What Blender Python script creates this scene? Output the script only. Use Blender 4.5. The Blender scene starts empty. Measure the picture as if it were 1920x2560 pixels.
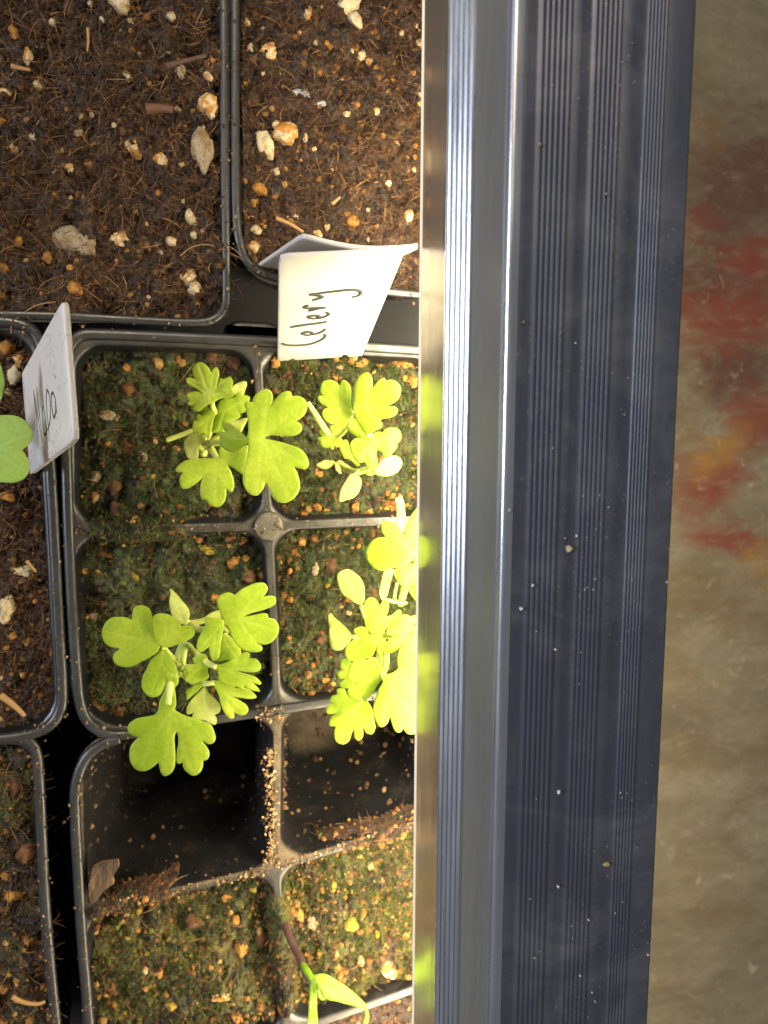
import bpy, math, random
import numpy as np
from mathutils import Vector, Matrix
from mathutils.geometry import delaunay_2d_cdt

random.seed(7)
RNG = np.random.default_rng(11)
sc = bpy.context.scene
COL = sc.collection

# ------------------------------------------------------------------ camera
F_PX, CAM_H = 2000.0, 0.17          # focal length in photo pixels, height above the tray rims (metres)
NV = np.array([.2, -.12, 1.0]); NV /= np.linalg.norm(NV)      # world up seen from the camera
XV = np.array([1., 0, 0]); XV -= NV * (XV @ NV); XV /= np.linalg.norm(XV)
YV = np.cross(NV, XV)
CAMP = np.array([0, 0, CAM_H])


def ray(px, py):
    r = np.array([(px - 960) / F_PX, (1280 - py) / F_PX, -1.0])
    return np.array([r @ XV, r @ YV, r @ NV])


def P(px, py, z=0.0):
    w = ray(px, py)
    return w * ((z - CAM_H) / w[2]) + CAMP


def PA(px, py, z):                   # the same for arrays
    px = np.asarray(px, float); py = np.asarray(py, float); z = np.asarray(z, float) + 0 * px
    r = np.stack([(px - 960) / F_PX, (1280 - py) / F_PX, -np.ones_like(px)], -1)
    w = np.stack([r @ XV, r @ YV, r @ NV], -1)
    return w * ((z - CAM_H) / w[..., 2])[..., None] + CAMP


def onplane(px, py, p0, n):
    w = ray(px, py)
    t = ((p0 - CAMP) @ n) / (w @ n)
    return CAMP + w * t


cam = bpy.data.cameras.new('camera')
co = bpy.data.objects.new('camera', cam); COL.objects.link(co)
M3 = Matrix([[XV[0], XV[1], XV[2]], [YV[0], YV[1], YV[2]], [NV[0], NV[1], NV[2]]])
co.matrix_world = Matrix.Translation(Vector(CAMP)) @ M3.to_4x4()
cam.sensor_fit = 'VERTICAL'; cam.sensor_height = 36; cam.sensor_width = 27
cam.lens = F_PX / 2560 * 36
cam.clip_start = .005; cam.clip_end = 20
cam.dof.use_dof = True; cam.dof.focus_distance = .143; cam.dof.aperture_fstop = 24
sc.camera = co

# ------------------------------------------------------------------ world, room light, exposure
w = bpy.data.worlds.new('World'); sc.world = w; w.use_nodes = True
bg = w.node_tree.nodes['Background']
bg.inputs[0].default_value = (.80, .88, 1.0, 1); bg.inputs[1].default_value = .14


def area(name, loc, target, sx, sy, power, color):
    l = bpy.data.lights.new(name, 'AREA'); l.shape = 'RECTANGLE'; l.size = sx; l.size_y = sy
    l.energy = power; l.color = color
    o = bpy.data.objects.new(name, l); COL.objects.link(o); o.location = loc
    o.rotation_euler = (Vector(target) - Vector(loc)).to_track_quat('-Z', 'Y').to_euler()
    return o


area('window_light', (-1.15, .10, .62), (0, 0, 0), .40, .34, 15.0, (.78, .86, 1.0))
area('ceiling_light', (-.25, .75, 1.0), (0, 0, 0), .22, .22, 11.0, (1.0, .84, .60))
sc.view_settings.view_transform = 'Standard'; sc.view_settings.look = 'None'
sc.view_settings.exposure = 0; sc.view_settings.gamma = 1
sc.view_settings.use_curve_mapping = False
sc.render.engine = 'CYCLES'
sc.cycles.use_denoising = True
sc.cycles.max_bounces = 8; sc.cycles.transmission_bounces = 6
sc.cycles.sample_clamp_indirect = 6


# ------------------------------------------------------------------ node helpers
class NT:
    def __init__(s, name):
        s.m = bpy.data.materials.new(name); s.m.use_nodes = True
        s.t = s.m.node_tree; s.b = s.t.nodes['Principled BSDF']; s.out = s.t.nodes['Material Output']
        s.tc = s.t.nodes.new('ShaderNodeTexCoord')

    def link(s, a, b): s.t.links.new(a, b)

    def put(s, sock, v):
        if isinstance(v, (int, float)): sock.default_value = v
        elif isinstance(v, (tuple, list)): sock.default_value = tuple(v) + ((1,) if len(v) == 3 and len(sock.default_value) == 4 else ())
        else: s.link(v, sock)

    def noise(s, scale, detail=4, rough=.55, vec=None, dist=0, mapping=None):
        n = s.t.nodes.new('ShaderNodeTexNoise')
        n.inputs['Scale'].default_value = scale; n.inputs['Detail'].default_value = detail
        n.inputs['Roughness'].default_value = rough; n.inputs['Distortion'].default_value = dist
        v = vec if vec is not None else s.tc.outputs['Object']
        if mapping:
            mp = s.t.nodes.new('ShaderNodeMapping'); mp.inputs['Scale'].default_value = mapping
            s.link(v, mp.inputs[0]); v = mp.outputs[0]
        s.link(v, n.inputs['Vector'])
        return n.outputs[0]

    def vor(s, scale, feature='F1', mapping=None, vec=None):
        n = s.t.nodes.new('ShaderNodeTexVoronoi'); n.feature = feature
        n.inputs['Scale'].default_value = scale
        v = vec if vec is not None else s.tc.outputs['Object']
        if mapping:
            mp = s.t.nodes.new('ShaderNodeMapping'); mp.inputs['Scale'].default_value = mapping
            s.link(v, mp.inputs[0]); v = mp.outputs[0]
        s.link(v, n.inputs['Vector'])
        return n.outputs['Distance']

    def ramp(s, x, stops):
        n = s.t.nodes.new('ShaderNodeValToRGB'); e = n.color_ramp.elements
        while len(e) < len(stops): e.new(.5)
        for k, (p, c) in enumerate(stops):
            e[k].position = p
            e[k].color = tuple(c) + (1,) if isinstance(c, (tuple, list)) else (c, c, c, 1)
        s.link(x, n.inputs[0]); return n.outputs[0]

    def mix(s, f, a, b, mode='MIX'):
        n = s.t.nodes.new('ShaderNodeMix'); n.data_type = 'RGBA'; n.blend_type = mode
        s.put(n.inputs[0], f); s.put(n.inputs[6], a); s.put(n.inputs[7], b); return n.outputs[2]

    def math(s, op, a, b=0.0):
        n = s.t.nodes.new('ShaderNodeMath'); n.operation = op
        s.put(n.inputs[0], a); s.put(n.inputs[1], b); return n.outputs[0]

    def attr(s, name, out='Color'):
        n = s.t.nodes.new('ShaderNodeAttribute'); n.attribute_name = name; return n.outputs[out]

    def bump(s, h, dist, strength=1.0):
        n = s.t.nodes.new('ShaderNodeBump'); n.inputs['Distance'].default_value = dist
        n.inputs['Strength'].default_value = strength; s.link(h, n.inputs['Height'])
        s.link(n.outputs[0], s.b.inputs['Normal']); return n.outputs[0]

    def set(s, **k):
        for a, v in k.items(): s.put(s.b.inputs[a.replace('_', ' ')], v)
        return s


# ------------------------------------------------------------------ materials
def mat_soil(name, dark, mid, light, moss=0.0, mossA=(.006, .010, .0012), mossB=(.060, .076, .005)):
    n = NT(name)
    a = n.noise(420, 5, .65); b = n.noise(1500, 4, .7); c = n.noise(120, 3, .6)
    col = n.ramp(n.math('ADD', n.math('MULTIPLY', a, .6), n.math('MULTIPLY', b, .4)),
                 [(.34, dark), (.50, mid), (.66, light), (.78, tuple(min(1, x * 1.9) for x in light))])
    col = n.mix(n.ramp(c, [(.35, .0), (.62, .75)]), col, tuple(x * .7 for x in dark), 'MIX')
    if moss > 0:
        col = n.mix(n.ramp(n.noise(48, 4, .6), [(.42, 0.0), (.56, .9)]), col, (.005, .0045, .0022))
        mk = n.ramp(n.noise(70, 5, .65), [(.62 - moss * .3, 0.0), (.72 - moss * .3, 1.0)])
        mc = n.ramp(n.math('ADD', n.math('MULTIPLY', n.noise(1300, 4, .7), .5), n.math('MULTIPLY', n.noise(260, 4, .65), .5)), [(.38, mossA), (.52, tuple((a + b) / 2.6 for a, b in zip(mossA, mossB))), (.64, mossB)])
        col = n.mix(mk, col, mc)
    n.set(Base_Color=col, Roughness=n.ramp(n.noise(900, 3), [(.40, .22), (.60, .90)]))
    n.b.inputs['Specular IOR Level'].default_value = .45
    n.bump(n.math('ADD', b, n.math('MULTIPLY', n.noise(3600, 3, .7), .6)), .0004, .8)
    return n.m


def mat_tint(name, rough=.8, bump=2200, spec=.3):
    n = NT(name)
    c = n.mix(.45, n.attr('tint'), n.ramp(n.noise(1800, 3, .7), [(.3, .35), (.7, 1.3)]), 'MULTIPLY')
    n.set(Base_Color=c, Roughness=rough); n.b.inputs['Specular IOR Level'].default_value = spec
    n.bump(n.noise(bump, 3), .0002, .7)
    return n.m


def mat_perlite(name, base, stain, lo, hi, speck=.6):
    n = NT(name)
    oi = n.t.nodes.new('ShaderNodeObjectInfo')
    sh = n.t.nodes.new('ShaderNodeVectorMath'); sh.operation = 'ADD'
    cb = n.t.nodes.new('ShaderNodeCombineXYZ')
    for k in range(3): n.link(n.math('MULTIPLY', oi.outputs['Random'], 7.0 + 3 * k), cb.inputs[k])
    n.link(n.tc.outputs['Object'], sh.inputs[0]); n.link(cb.outputs[0], sh.inputs[1]); v = sh.outputs[0]
    c = n.mix(n.ramp(n.noise(1.3, 3, .6, v), [(lo, 0.0), (hi, 1.0)]), base, stain)
    c = n.mix(n.math('MULTIPLY', n.ramp(n.noise(9, 4, .75, v), [(.52, 0.0), (.66, 1.0)]), speck), c, (.07, .045, .02))
    n.set(Base_Color=c, Roughness=.85); n.b.inputs['Specular IOR Level'].default_value = .3
    n.bump(n.noise(14, 4, .7, v), .00025, .7)
    return n.m


def mat_plastic(name='black_plastic', base=(.007, .0073, .0085), dust=(.095, .084, .066), amount=.50, rough=(.26, .50), smear=0.0):
    n = NT(name)
    geo = n.t.nodes.new('ShaderNodeNewGeometry'); sp = n.t.nodes.new('ShaderNodeSeparateXYZ'); n.link(geo.outputs['Normal'], sp.inputs[0])
    up = n.ramp(sp.outputs['Z'], [(.55, 0.0), (.95, 1.0)])
    nz = n.math('ADD', n.math('MULTIPLY', n.noise(160, 5, .65), .6), n.math('MULTIPLY', n.noise(2400, 3, .7), .4))
    d = n.math('MULTIPLY', up, n.ramp(nz, [(.36, .15), (.62, amount)]))
    d = n.math('MAXIMUM', d, n.ramp(nz, [(.52, 0.0), (.72, .30)]))
    c = n.mix(d, base, dust)
    if smear:
        sm = n.ramp(n.math('ADD', n.math('MULTIPLY', n.noise(130, 5, .7, mapping=(1, 1, .35)), .6), n.math('MULTIPLY', n.noise(1100, 4, .7), .4)), [(.36, 0.0), (.62, 1.0)])
        c = n.mix(n.math('MULTIPLY', n.math('MULTIPLY', sm, smear), n.math('SUBTRACT', 1.0, n.math('MULTIPLY', up, .8))), c, n.ramp(n.noise(700, 3, .7), [(.42, (.002, .0016, .0013)), (.64, (.007, .0045, .003)), (.80, (.07, .040, .018))]))
    n.set(Base_Color=c, Roughness=.95 if smear else n.ramp(n.noise(300, 4), [(.3, rough[0]), (.7, rough[1])]))
    if smear: n.b.inputs['Specular IOR Level'].default_value = .15
    n.bump(n.noise(900, 4), .0003 if smear else .00012, .5)
    return n.m


def mat_leaf(name, ca, cb, vein, trans=.38):
    n = NT(name)
    c = n.mix(n.ramp(n.noise(110, 4, .6), [(.38, 0.0), (.64, 1.0)]), ca, cb)
    c = n.mix(n.math('MULTIPLY', n.ramp(n.noise(1500, 3, .6), [(.42, 0.0), (.66, 1.0)]), .28), c, tuple(x * .62 for x in ca))
    c = n.mix(n.math('MULTIPLY', n.attr('vein', 'Fac'), .35), c, vein)
    n.set(Base_Color=c, Roughness=n.ramp(n.noise(420, 3), [(.3, .36), (.7, .55)]))
    n.b.inputs['Specular IOR Level'].default_value = .38
    h = n.math('ADD', n.math('MULTIPLY', n.noise(900, 3, .6), .8), n.math('MULTIPLY', n.attr('vein', 'Fac'), -.5))
    n.bump(h, .00014, .5)
    tr = n.t.nodes.new('ShaderNodeBsdfTranslucent'); n.link(c, tr.inputs[0])
    mx = n.t.nodes.new('ShaderNodeMixShader'); mx.inputs[0].default_value = trans
    n.link(n.b.outputs[0], mx.inputs[1]); n.link(tr.outputs[0], mx.inputs[2]); n.link(mx.outputs[0], n.out.inputs[0])
    return n.m


def mat_label():
    n = NT('white_label_plastic')
    d = n.ramp(n.noise(1000, 4, .7), [(.56, 0.0), (.64, .9)])
    d = n.math('MULTIPLY', d, n.ramp(n.noise(150, 3, .6), [(.46, 0.0), (.58, 1.0)]))
    n.set(Base_Color=n.mix(n.math('MULTIPLY', d, n.attr('dirt', 'Fac')), (.54, .50, .47), (.12, .06, .025)), Roughness=.42)
    wv = n.t.nodes.new('ShaderNodeTexWave'); wv.wave_type = 'BANDS'; wv.inputs['Scale'].default_value = 620
    n.link(n.tc.outputs['Object'], wv.inputs[0]); n.bump(wv.outputs['Fac'], .00002, .35)
    return n.m


def mat_housing():
    n = NT('dark_anodised_aluminium')
    smudge = n.ramp(n.noise(55, 6, .68, dist=1.2), [(.48, 0.0), (.76, .20)])
    speck = n.ramp(n.noise(1500, 3, .7), [(.60, 0.0), (.74, .6)])
    speck = n.math('MULTIPLY', speck, n.ramp(n.noise(60, 3), [(.50, 0.0), (.64, 1.0)]))
    scr = n.ramp(n.noise(900, 3, .7, mapping=(1.0, .10, 1.0)), [(.64, 0.0), (.75, .16)])
    d = n.math('MAXIMUM', n.math('MAXIMUM', smudge, speck), scr)
    n.set(Base_Color=n.mix(d, (.072, .078, .104), (.27, .27, .27)), Metallic=n.math('MAXIMUM', n.math('SUBTRACT', .52, d), 0.0),
          Roughness=n.ramp(n.noise(500, 4, .6, mapping=(1, .08, 1)), [(.3, .36), (.7, .50)]))
    n.bump(n.noise(3500, 3, .6, mapping=(1, .15, 1)), .00003, .5)
    return n.m


def mat_bright_alu(name='ribbed_bright_aluminium', base=(.50, .51, .55), met=.88, ro=(.22, .34)):
    n = NT(name)
    n.set(Base_Color=n.mix(n.ramp(n.noise(80, 3), [(.4, 0.0), (.7, .5)]), base, tuple(x * .85 for x in base)), Metallic=met,
          Roughness=n.ramp(n.noise(900, 3, .6, mapping=(1, .06, 1)), [(.3, ro[0]), (.7, ro[1])]))
    n.bump(n.noise(3000, 2, .6, mapping=(1, .2, 1)), .00002, .5)
    return n.m


def mat_polished():
    n = NT('polished_reflector_lip')
    scr = n.ramp(n.noise(1400, 3, .7, mapping=(1, .05, 1)), [(.60, 0.0), (.75, .5)])
    sp = n.ramp(n.vor(420), [(.04, .8), (.10, 0.0)])
    d = n.math('MAXIMUM', n.math('MULTIPLY', scr, .5), n.math('MULTIPLY', sp, n.ramp(n.noise(90, 2), [(.48, 0.0), (.6, 1.0)])))
    n.set(Base_Color=n.mix(d, (.86, .80, .68), (.62, .54, .40)), Metallic=n.math('SUBTRACT', .93, n.math('MULTIPLY', d, .6)),
          Roughness=n.ramp(n.noise(500, 3, .6, mapping=(1, .05, 1)), [(.3, .13), (.7, .26)]))
    n.bump(n.noise(260, 3, .5, mapping=(1, .5, 1)), .00006, .35)
    return n.m


def mat_table():
    n = NT('marbled_laminate')
    mp = n.t.nodes.new('ShaderNodeMapping'); mp.inputs['Rotation'].default_value = (0, 0, -.55); mp.inputs['Scale'].default_value = (1.0, 2.1, 1)
    n.link(n.tc.outputs['Object'], mp.inputs[0]); v = mp.outputs[0]
    base = n.ramp(n.noise(14, 5, .6, v, .6), [(.30, (.062, .052, .037)), (.46, (.092, .079, .057)), (.60, (.118, .105, .078)), (.76, (.076, .064, .043))])
    c = n.mix(n.ramp(n.noise(60, 5, .62, v, .8), [(.50, 0.0), (.72, .50)]), base, (.150, .130, .090))  # pale patches paint glossy glints into the table colour
    c = n.mix(n.ramp(n.noise(34, 5, .65, v, .6), [(.48, 0.0), (.70, .75)]), c, (.072, .052, .025))
    wob = n.noise(75, 5, .65, v, .8)
    for at, lo, hi, col in (('maroon', .46, .60, (.048, .022, .018)), ('rust', .42, .58, (.098, .022, .015)), ('ochre', .46, .62, (.15, .085, .024))):
        m = n.ramp(n.math('ADD', n.math('MULTIPLY', n.attr(at, 'Fac'), .45), n.math('MULTIPLY', wob, .62)), [(lo + .05, 0.0), (hi + .14, .9)])
        c = n.mix(m, c, col)
    fl = n.math('MULTIPLY', n.ramp(n.noise(190, 3, .55, None, .6), [(.63, 0.0), (.75, .45)]), n.ramp(n.noise(45, 3), [(.46, 0.0), (.58, 1.0)]))
    c = n.mix(fl, c, (.28, .25, .18))
    c = n.mix(n.ramp(n.noise(150, 5, .75, v, .3), [(.52, 0.0), (.72, .30)]), c, (.20, .18, .14))
    c = n.mix(n.ramp(n.noise(420, 5, .75), [(.42, 0.0), (.72, .45)]), c, (.06, .052, .036))
    n.set(Base_Color=c, Roughness=.33)
    return n.m


def simple(name, col, rough=.5, **k):
    n = NT(name); n.set(Base_Color=col, Roughness=rough, **k); return n.m


SOIL_A = mat_soil('coir_soil_dark', (.0062, .0027, .0011), (.037, .0150, .0040), (.140, .062, .015))
SOIL_C = mat_soil('coir_soil_red', (.009, .004, .0017), (.040, .016, .005), (.12, .050, .013))
SOIL_B = mat_soil('coir_soil_warm', (.0070, .0030, .0011), (.035, .0140, .0038), (.115, .050, .012))
SOIL_E = mat_soil('rusty_soil', (.009, .004, .0017), (.042, .017, .005), (.13, .055, .014), .42)
SOIL_M = mat_soil('mossy_soil', (.0075, .005, .002), (.026, .014, .0045), (.085, .045, .011), .85)
SOIL_Y = mat_soil('bright_mossy_soil', (.009, .006, .002), (.050, .026, .006), (.16, .085, .017), .62, (.022, .026, .003), (.120, .100, .008))
TINT = mat_tint('soil_crumb')
FIBRE = mat_tint('coir_fibre', .6, 3000, .4)
PLASTIC = mat_plastic(); RIMP = mat_plastic('scuffed_rim_plastic', (.016, .0165, .018), (.075, .07, .06), .26, (.26, .46)); GAP_BLACK = simple('gap_shade_black', (.004, .004, .0045), .6); SMEAR = mat_plastic('soil_smeared_plastic', dust=(.17, .13, .085), amount=.8, smear=.85)
PER = [mat_perlite('perlite_white', (.52, .44, .29), (.38, .21, .055), .48, .66, .65),
       mat_perlite('perlite_stained', (.58, .48, .30), (.44, .19, .03), .42, .56, .6),
       mat_perlite('perlite_ochre', (.40, .20, .04), (.24, .095, .018), .40, .60, .65),
       mat_perlite('perlite_grey', (.30, .24, .16), (.20, .12, .045), .44, .62, .95),
       mat_perlite('bark_lump', (.075, .030, .013), (.14, .065, .018), .44, .62, .7),
       mat_perlite('yellow_lump', (.34, .22, .022), (.20, .14, .012), .44, .62, .5)]
LEAF = mat_leaf('celery_leaf', (.35, .50, .028), (.52, .63, .055), (.56, .65, .12), .50)
LEAFP = mat_leaf('pale_cotyledon', (.46, .52, .10), (.56, .60, .17), (.62, .66, .26), .40)
LEAFN = mat_leaf('napa_leaf', (.31, .48, .09), (.37, .54, .12), (.40, .55, .16), .28)
LEAFB = mat_leaf('narrow_green_leaf', (.22, .38, .02), (.29, .46, .03), (.42, .52, .10))
STEM = simple('celery_stem', (.48, .54, .13), .45)
STEMP = simple('purple_stem', (.075, .035, .032), .5)
LABEL = mat_label()
INK = simple('marker_ink', (.035, .042, .040), .6)
INKG = simple('marker_ink_green', (.02, .07, .035), .6)
HOUSING = mat_housing(); PANEL = mat_bright_alu('satin_side_panel', (.20, .196, .186), .5, (.36, .50)); RIBBED = mat_bright_alu(); POLISH = mat_polished(); TABLE = mat_table()


# ------------------------------------------------------------------ object helpers
def mesh(name, V, Fc, mat, parent=None, smooth=True, tint=None, fattr=None):
    me = bpy.data.meshes.new(name)
    V = np.asarray(V, np.float32)
    Fa = Fc if isinstance(Fc, np.ndarray) else None
    if Fa is not None:
        k = Fa.shape[1]
        me.vertices.add(len(V)); me.vertices.foreach_set('co', V.ravel())
        me.loops.add(Fa.size); me.loops.foreach_set('vertex_index', Fa.ravel().astype(np.int32))
        me.polygons.add(len(Fa)); me.polygons.foreach_set('loop_start', (np.arange(len(Fa)) * k).astype(np.int32))
        me.update(calc_edges=True)
    else:
        me.from_pydata(V.tolist(), [], Fc)
    me.polygons.foreach_set('use_smooth', np.full(len(me.polygons), smooth))
    if tint is not None:
        a = me.color_attributes.new('tint', 'FLOAT_COLOR', 'POINT')
        a.data.foreach_set('color', np.concatenate([tint, np.ones((len(tint), 1))], 1).astype(np.float32).ravel())
    for nm, arr in (fattr or {}).items():
        a = me.attributes.new(nm, 'FLOAT', 'POINT'); a.data.foreach_set('value', np.asarray(arr, np.float32))
    me.materials.append(mat); me.validate(); me.update()
    o = bpy.data.objects.new(name, me); COL.objects.link(o)
    if parent: o.parent = parent
    return o


def tag(o, label=None, cat=None, group=None, kind=None):
    for k, v in (('label', label), ('category', cat), ('group', group), ('kind', kind)):
        if v: o[k] = v
    return o


def thing(name, label, cat, loc=(0, 0, 0), group=None):
    o = bpy.data.objects.new(name, None); COL.objects.link(o); o.empty_display_size = .01
    return tag(o, label, cat, group)


def hash2(ix, iy, seed):
    h = (ix.astype(np.int64) * 374761393 + iy.astype(np.int64) * 668265263 + seed * 974711) & 0xffffffff
    h = ((h ^ (h >> 13)) * 1274126177) & 0xffffffff
    return ((h ^ (h >> 16)) & 0xffff) / 65535.0


def vnoise(x, y, seed=0):
    ix = np.floor(x); iy = np.floor(y); fx = x - ix; fy = y - iy
    fx = fx * fx * (3 - 2 * fx); fy = fy * fy * (3 - 2 * fy)
    a = hash2(ix, iy, seed); b = hash2(ix + 1, iy, seed); c = hash2(ix, iy + 1, seed); d = hash2(ix + 1, iy + 1, seed)
    return (a * (1 - fx) + b * fx) * (1 - fy) + (c * (1 - fx) + d * fx) * fy - .5


def inpoly(x, y, poly):
    x = np.asarray(x); y = np.asarray(y); r = np.zeros(x.shape, bool); n = len(poly)
    for i in range(n):
        x0, y0 = poly[i][:2]; x1, y1 = poly[(i + 1) % n][:2]
        if y0 == y1: continue
        c = ((y0 > y) != (y1 > y)) & (x < (x1 - x0) * (y - y0) / (y1 - y0) + x0)
        r ^= c
    return r


def rounded(corners, inset, radii, M=7, S=12):
    """rounded polygon (world xy, clockwise or not), each side moved inwards by inset"""
    c = np.array([q[:2] for q in corners]); n = len(c); ctr = c.mean(0)
    ins = inset if isinstance(inset, (list, tuple)) else [inset] * n
    lines = []
    for i in range(n):
        a, b = c[i], c[(i + 1) % n]; d = (b - a) / np.linalg.norm(b - a); nn = np.array([-d[1], d[0]])
        if nn @ (ctr - a) < 0: nn = -nn
        lines.append((a + nn * ins[i], d))
    pts = []
    for i in range(n):
        (p, d), (q, e) = lines[i - 1], lines[i]
        t = np.linalg.solve(np.array([d, -e]).T, q - p); pts.append(p + d * t[0])
    out = []
    seg = []
    for i in range(n):
        p = pts[i]; d0 = pts[i - 1] - p; d1 = pts[(i + 1) % n] - p
        r = max(radii[i], 1e-4)
        a = d0 / np.linalg.norm(d0); b = d1 / np.linalg.norm(d1)
        half = math.acos(max(-1, min(1, a @ b))) / 2; t = r / math.tan(half)
        p0, p1 = p + a * t, p + b * t
        cc = p + (a + b) / np.linalg.norm(a + b) * r / math.sin(half)
        arc = []
        a0 = math.atan2(*(p0 - cc)[::-1]); a1 = math.atan2(*(p1 - cc)[::-1]); dd = (a1 - a0 + math.pi) % (2 * math.pi) - math.pi
        for k in range(M): th = a0 + dd * k / (M - 1); arc.append(cc + r * np.array([math.cos(th), math.sin(th)]))
        seg.append(arc)
    for i in range(n):
        out += seg[i]; e = seg[i][-1]; s = seg[(i + 1) % n][0]
        for k in range(1, S): out.append(e + (s - e) * k / S)
    return np.array(out)


def loft(loops, closed=True, cap=False):
    n = len(loops[0]); V = np.concatenate(loops); Fc = []
    for i in range(len(loops) - 1):
        for k in range(n if closed else n - 1):
            k2 = (k + 1) % n
            Fc.append((i * n + k, i * n + k2, (i + 1) * n + k2, (i + 1) * n + k))
    if cap: Fc.append(tuple(range((len(loops) - 1) * n, len(loops) * n)))
    return V, Fc


def z3(xy, z): return np.concatenate([xy, np.full((len(xy), 1), z)], 1)


def tube(path, rad, seg=8, flat=1.0, cap=True):
    path = np.array(path, float); n = len(path); rad = np.broadcast_to(np.asarray(rad, float), (n,))
    tn = np.gradient(path, axis=0); tn /= np.linalg.norm(tn, axis=1)[:, None] + 1e-12
    V = []
    up = np.array([0, 0, 1.0])
    for i in range(n):
        s = np.cross(tn[i], up)
        if np.linalg.norm(s) < .15: s = np.cross(tn[i], np.array([0, 1.0, 0]))
        s /= np.linalg.norm(s); u = np.cross(s, tn[i])
        for k in range(seg):
            a = 2 * math.pi * k / seg
            V.append(path[i] + rad[i] * (math.cos(a) * s + flat * math.sin(a) * u))
    Fc = [(i * seg + k, i * seg + (k + 1) % seg, (i + 1) * seg + (k + 1) % seg, (i + 1) * seg + k) for i in range(n - 1) for k in range(seg)]
    if cap: Fc += [tuple(range(seg))[::-1], tuple(range((n - 1) * seg, n * seg))]
    return np.array(V), Fc


def spline(pts, per=6, closed=False, corner=None):
    """Catmull-Rom through pts; corner[i] True keeps a sharp point"""
    pts = np.array(pts, float); n = len(pts); out = []
    corner = corner or [False] * n
    rng = range(n) if closed else range(n - 1)
    for i in rng:
        g = (lambda j: pts[j % n]) if closed else (lambda j: pts[min(max(j, 0), n - 1)])
        p0, p1, p2, p3 = g(i - 1), g(i), g(i + 1), g(i + 2)
        m1 = (p2 - p0) / 2; m2 = (p3 - p1) / 2
        L = np.linalg.norm(p2 - p1)
        if corner[i % n]: m1 = (p2 - p1) * .8
        if corner[(i + 1) % n]: m2 = (p2 - p1) * .8
        for m in (m1, m2):
            l = np.linalg.norm(m)
            if l > 1.3 * L: m *= 1.3 * L / l
        for k in range(per):
            t = k / per
            out.append((2 * t**3 - 3 * t**2 + 1) * p1 + (t**3 - 2 * t**2 + t) * m1 + (-2 * t**3 + 3 * t**2) * p2 + (t**3 - t**2) * m2)
    if not closed: out.append(pts[-1])
    return np.array(out)


# ------------------------------------------------------------------ table top
TZ = -.052
NG = 330
gx = np.linspace(-.45, .50, NG); gy = np.linspace(-.55, .45, NG)
XX, YY = np.meshgrid(gx, gy)
Vt = np.stack([XX.ravel(), YY.ravel(), np.full(XX.size, TZ)], 1)
ii = np.arange(NG - 1)[:, None] * NG + np.arange(NG - 1)[None]
Ft = np.stack([ii, ii + 1, ii + NG + 1, ii + NG], -1).reshape(-1, 4)
PT = {}
for nm, blobs in (('rust', ((1830, 800, 160, 60, 0, 1), (1890, 1060, 80, 70, .6, 1), (1780, 1190, 100, 70, .6, 1), (1830, 1350, 120, 32, -.1, 1), (1880, 650, 90, 60, .3, .9), (1740, 560, 60, 40, .4, .7), (2400, 900, 300, 120, .5, 1), (2300, 1900, 250, 150, .6, .9))),
                  ('maroon', ((1850, 920, 130, 90, .4, 1), (1840, 500, 180, 170, 0, 1), (1780, 690, 180, 130, 0, 1), (2500, 400, 300, 200, .4, 1))),
                  ('ochre', ((1800, 1130, 90, 40, .6, 1), (1905, 1400, 50, 70, 0, .9), (1780, 330, 70, 60, 0, .6), (2300, 1400, 200, 100, 0, .8)))):
    a = np.zeros(len(Vt))
    for (px, py, rx, ry, th, st) in blobs:
        c0 = P(px, py, TZ); k = .11e-3; dx = (Vt[:, 0] - c0[0]) / k; dy = (Vt[:, 1] - c0[1]) / k
        u = dx * math.cos(th) + dy * math.sin(th); v = -dx * math.sin(th) + dy * math.cos(th)
        a = np.maximum(a, st * np.exp(-.32 * ((u / rx)**2 + (v / ry)**2)))
    PT[nm] = a
tb = mesh('table_top', Vt, Ft, TABLE, fattr=PT); tag(tb, 'marbled brown laminate table top under the trays', None, None, 'structure')
bm_edge, fe = loft([z3(rounded([(-.45, -.55), (.5, -.55), (.5, .45), (-.45, .45)], 0, [.002] * 4), zz) for zz in (TZ - .0003, TZ - .03)], cap=True)
mesh('table_edge', bm_edge, fe, TABLE, tb, False, fattr={k: np.zeros(len(bm_edge)) for k in PT})

# ------------------------------------------------------------------ trays
def cell(parent, corners, rim, rad_out, rad_in, depth=.043, taper=.0042, drop=0.0, lip=True, mat=None):
    """one plastic pocket: flat flange, rolled edge, tapering wall and floor"""
    L = []
    ri = [r for r in rad_in]
    w = rim if isinstance(rim, (list, tuple)) else [rim] * 4
    add = lambda f, e, z: L.append(z3(rounded(corners, [x * f + e for x in w], [a + (b - a) * min(1, f) for a, b in zip(rad_out, ri)]), z - drop))
    add(0, 0, 0); add(.55, 0, .0001); add(.85, 0, -.0001); add(1, 0, -.0006); add(1, .0003, -.0016)
    for t in (.15, .4, .7, 1.0): add(1, .0003 + taper * t, -.0016 - (depth - .0016) * t)
    V, Fc = loft(L, cap=True)
    o = mesh('cell', V, Fc, mat or PLASTIC, parent)
    return o, L


def bead(parent, path_px, r=.00115, flat=.75, z=.0001, skirt=True):
    p = np.array([P(x, y, 0) for x, y in path_px]); p = spline(p, 8); p[:, 2] = z
    V, Fc = tube(p, r, 12, flat)
    o = mesh('rim', V, Fc, RIMP, parent)
    return o


def Q(*c): return [P(x, y) for x, y in c]


HW = .00110          # half width of an inner divider
RM = .0019           # width of an outer rim
soils = []           # (key, top loop)

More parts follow.
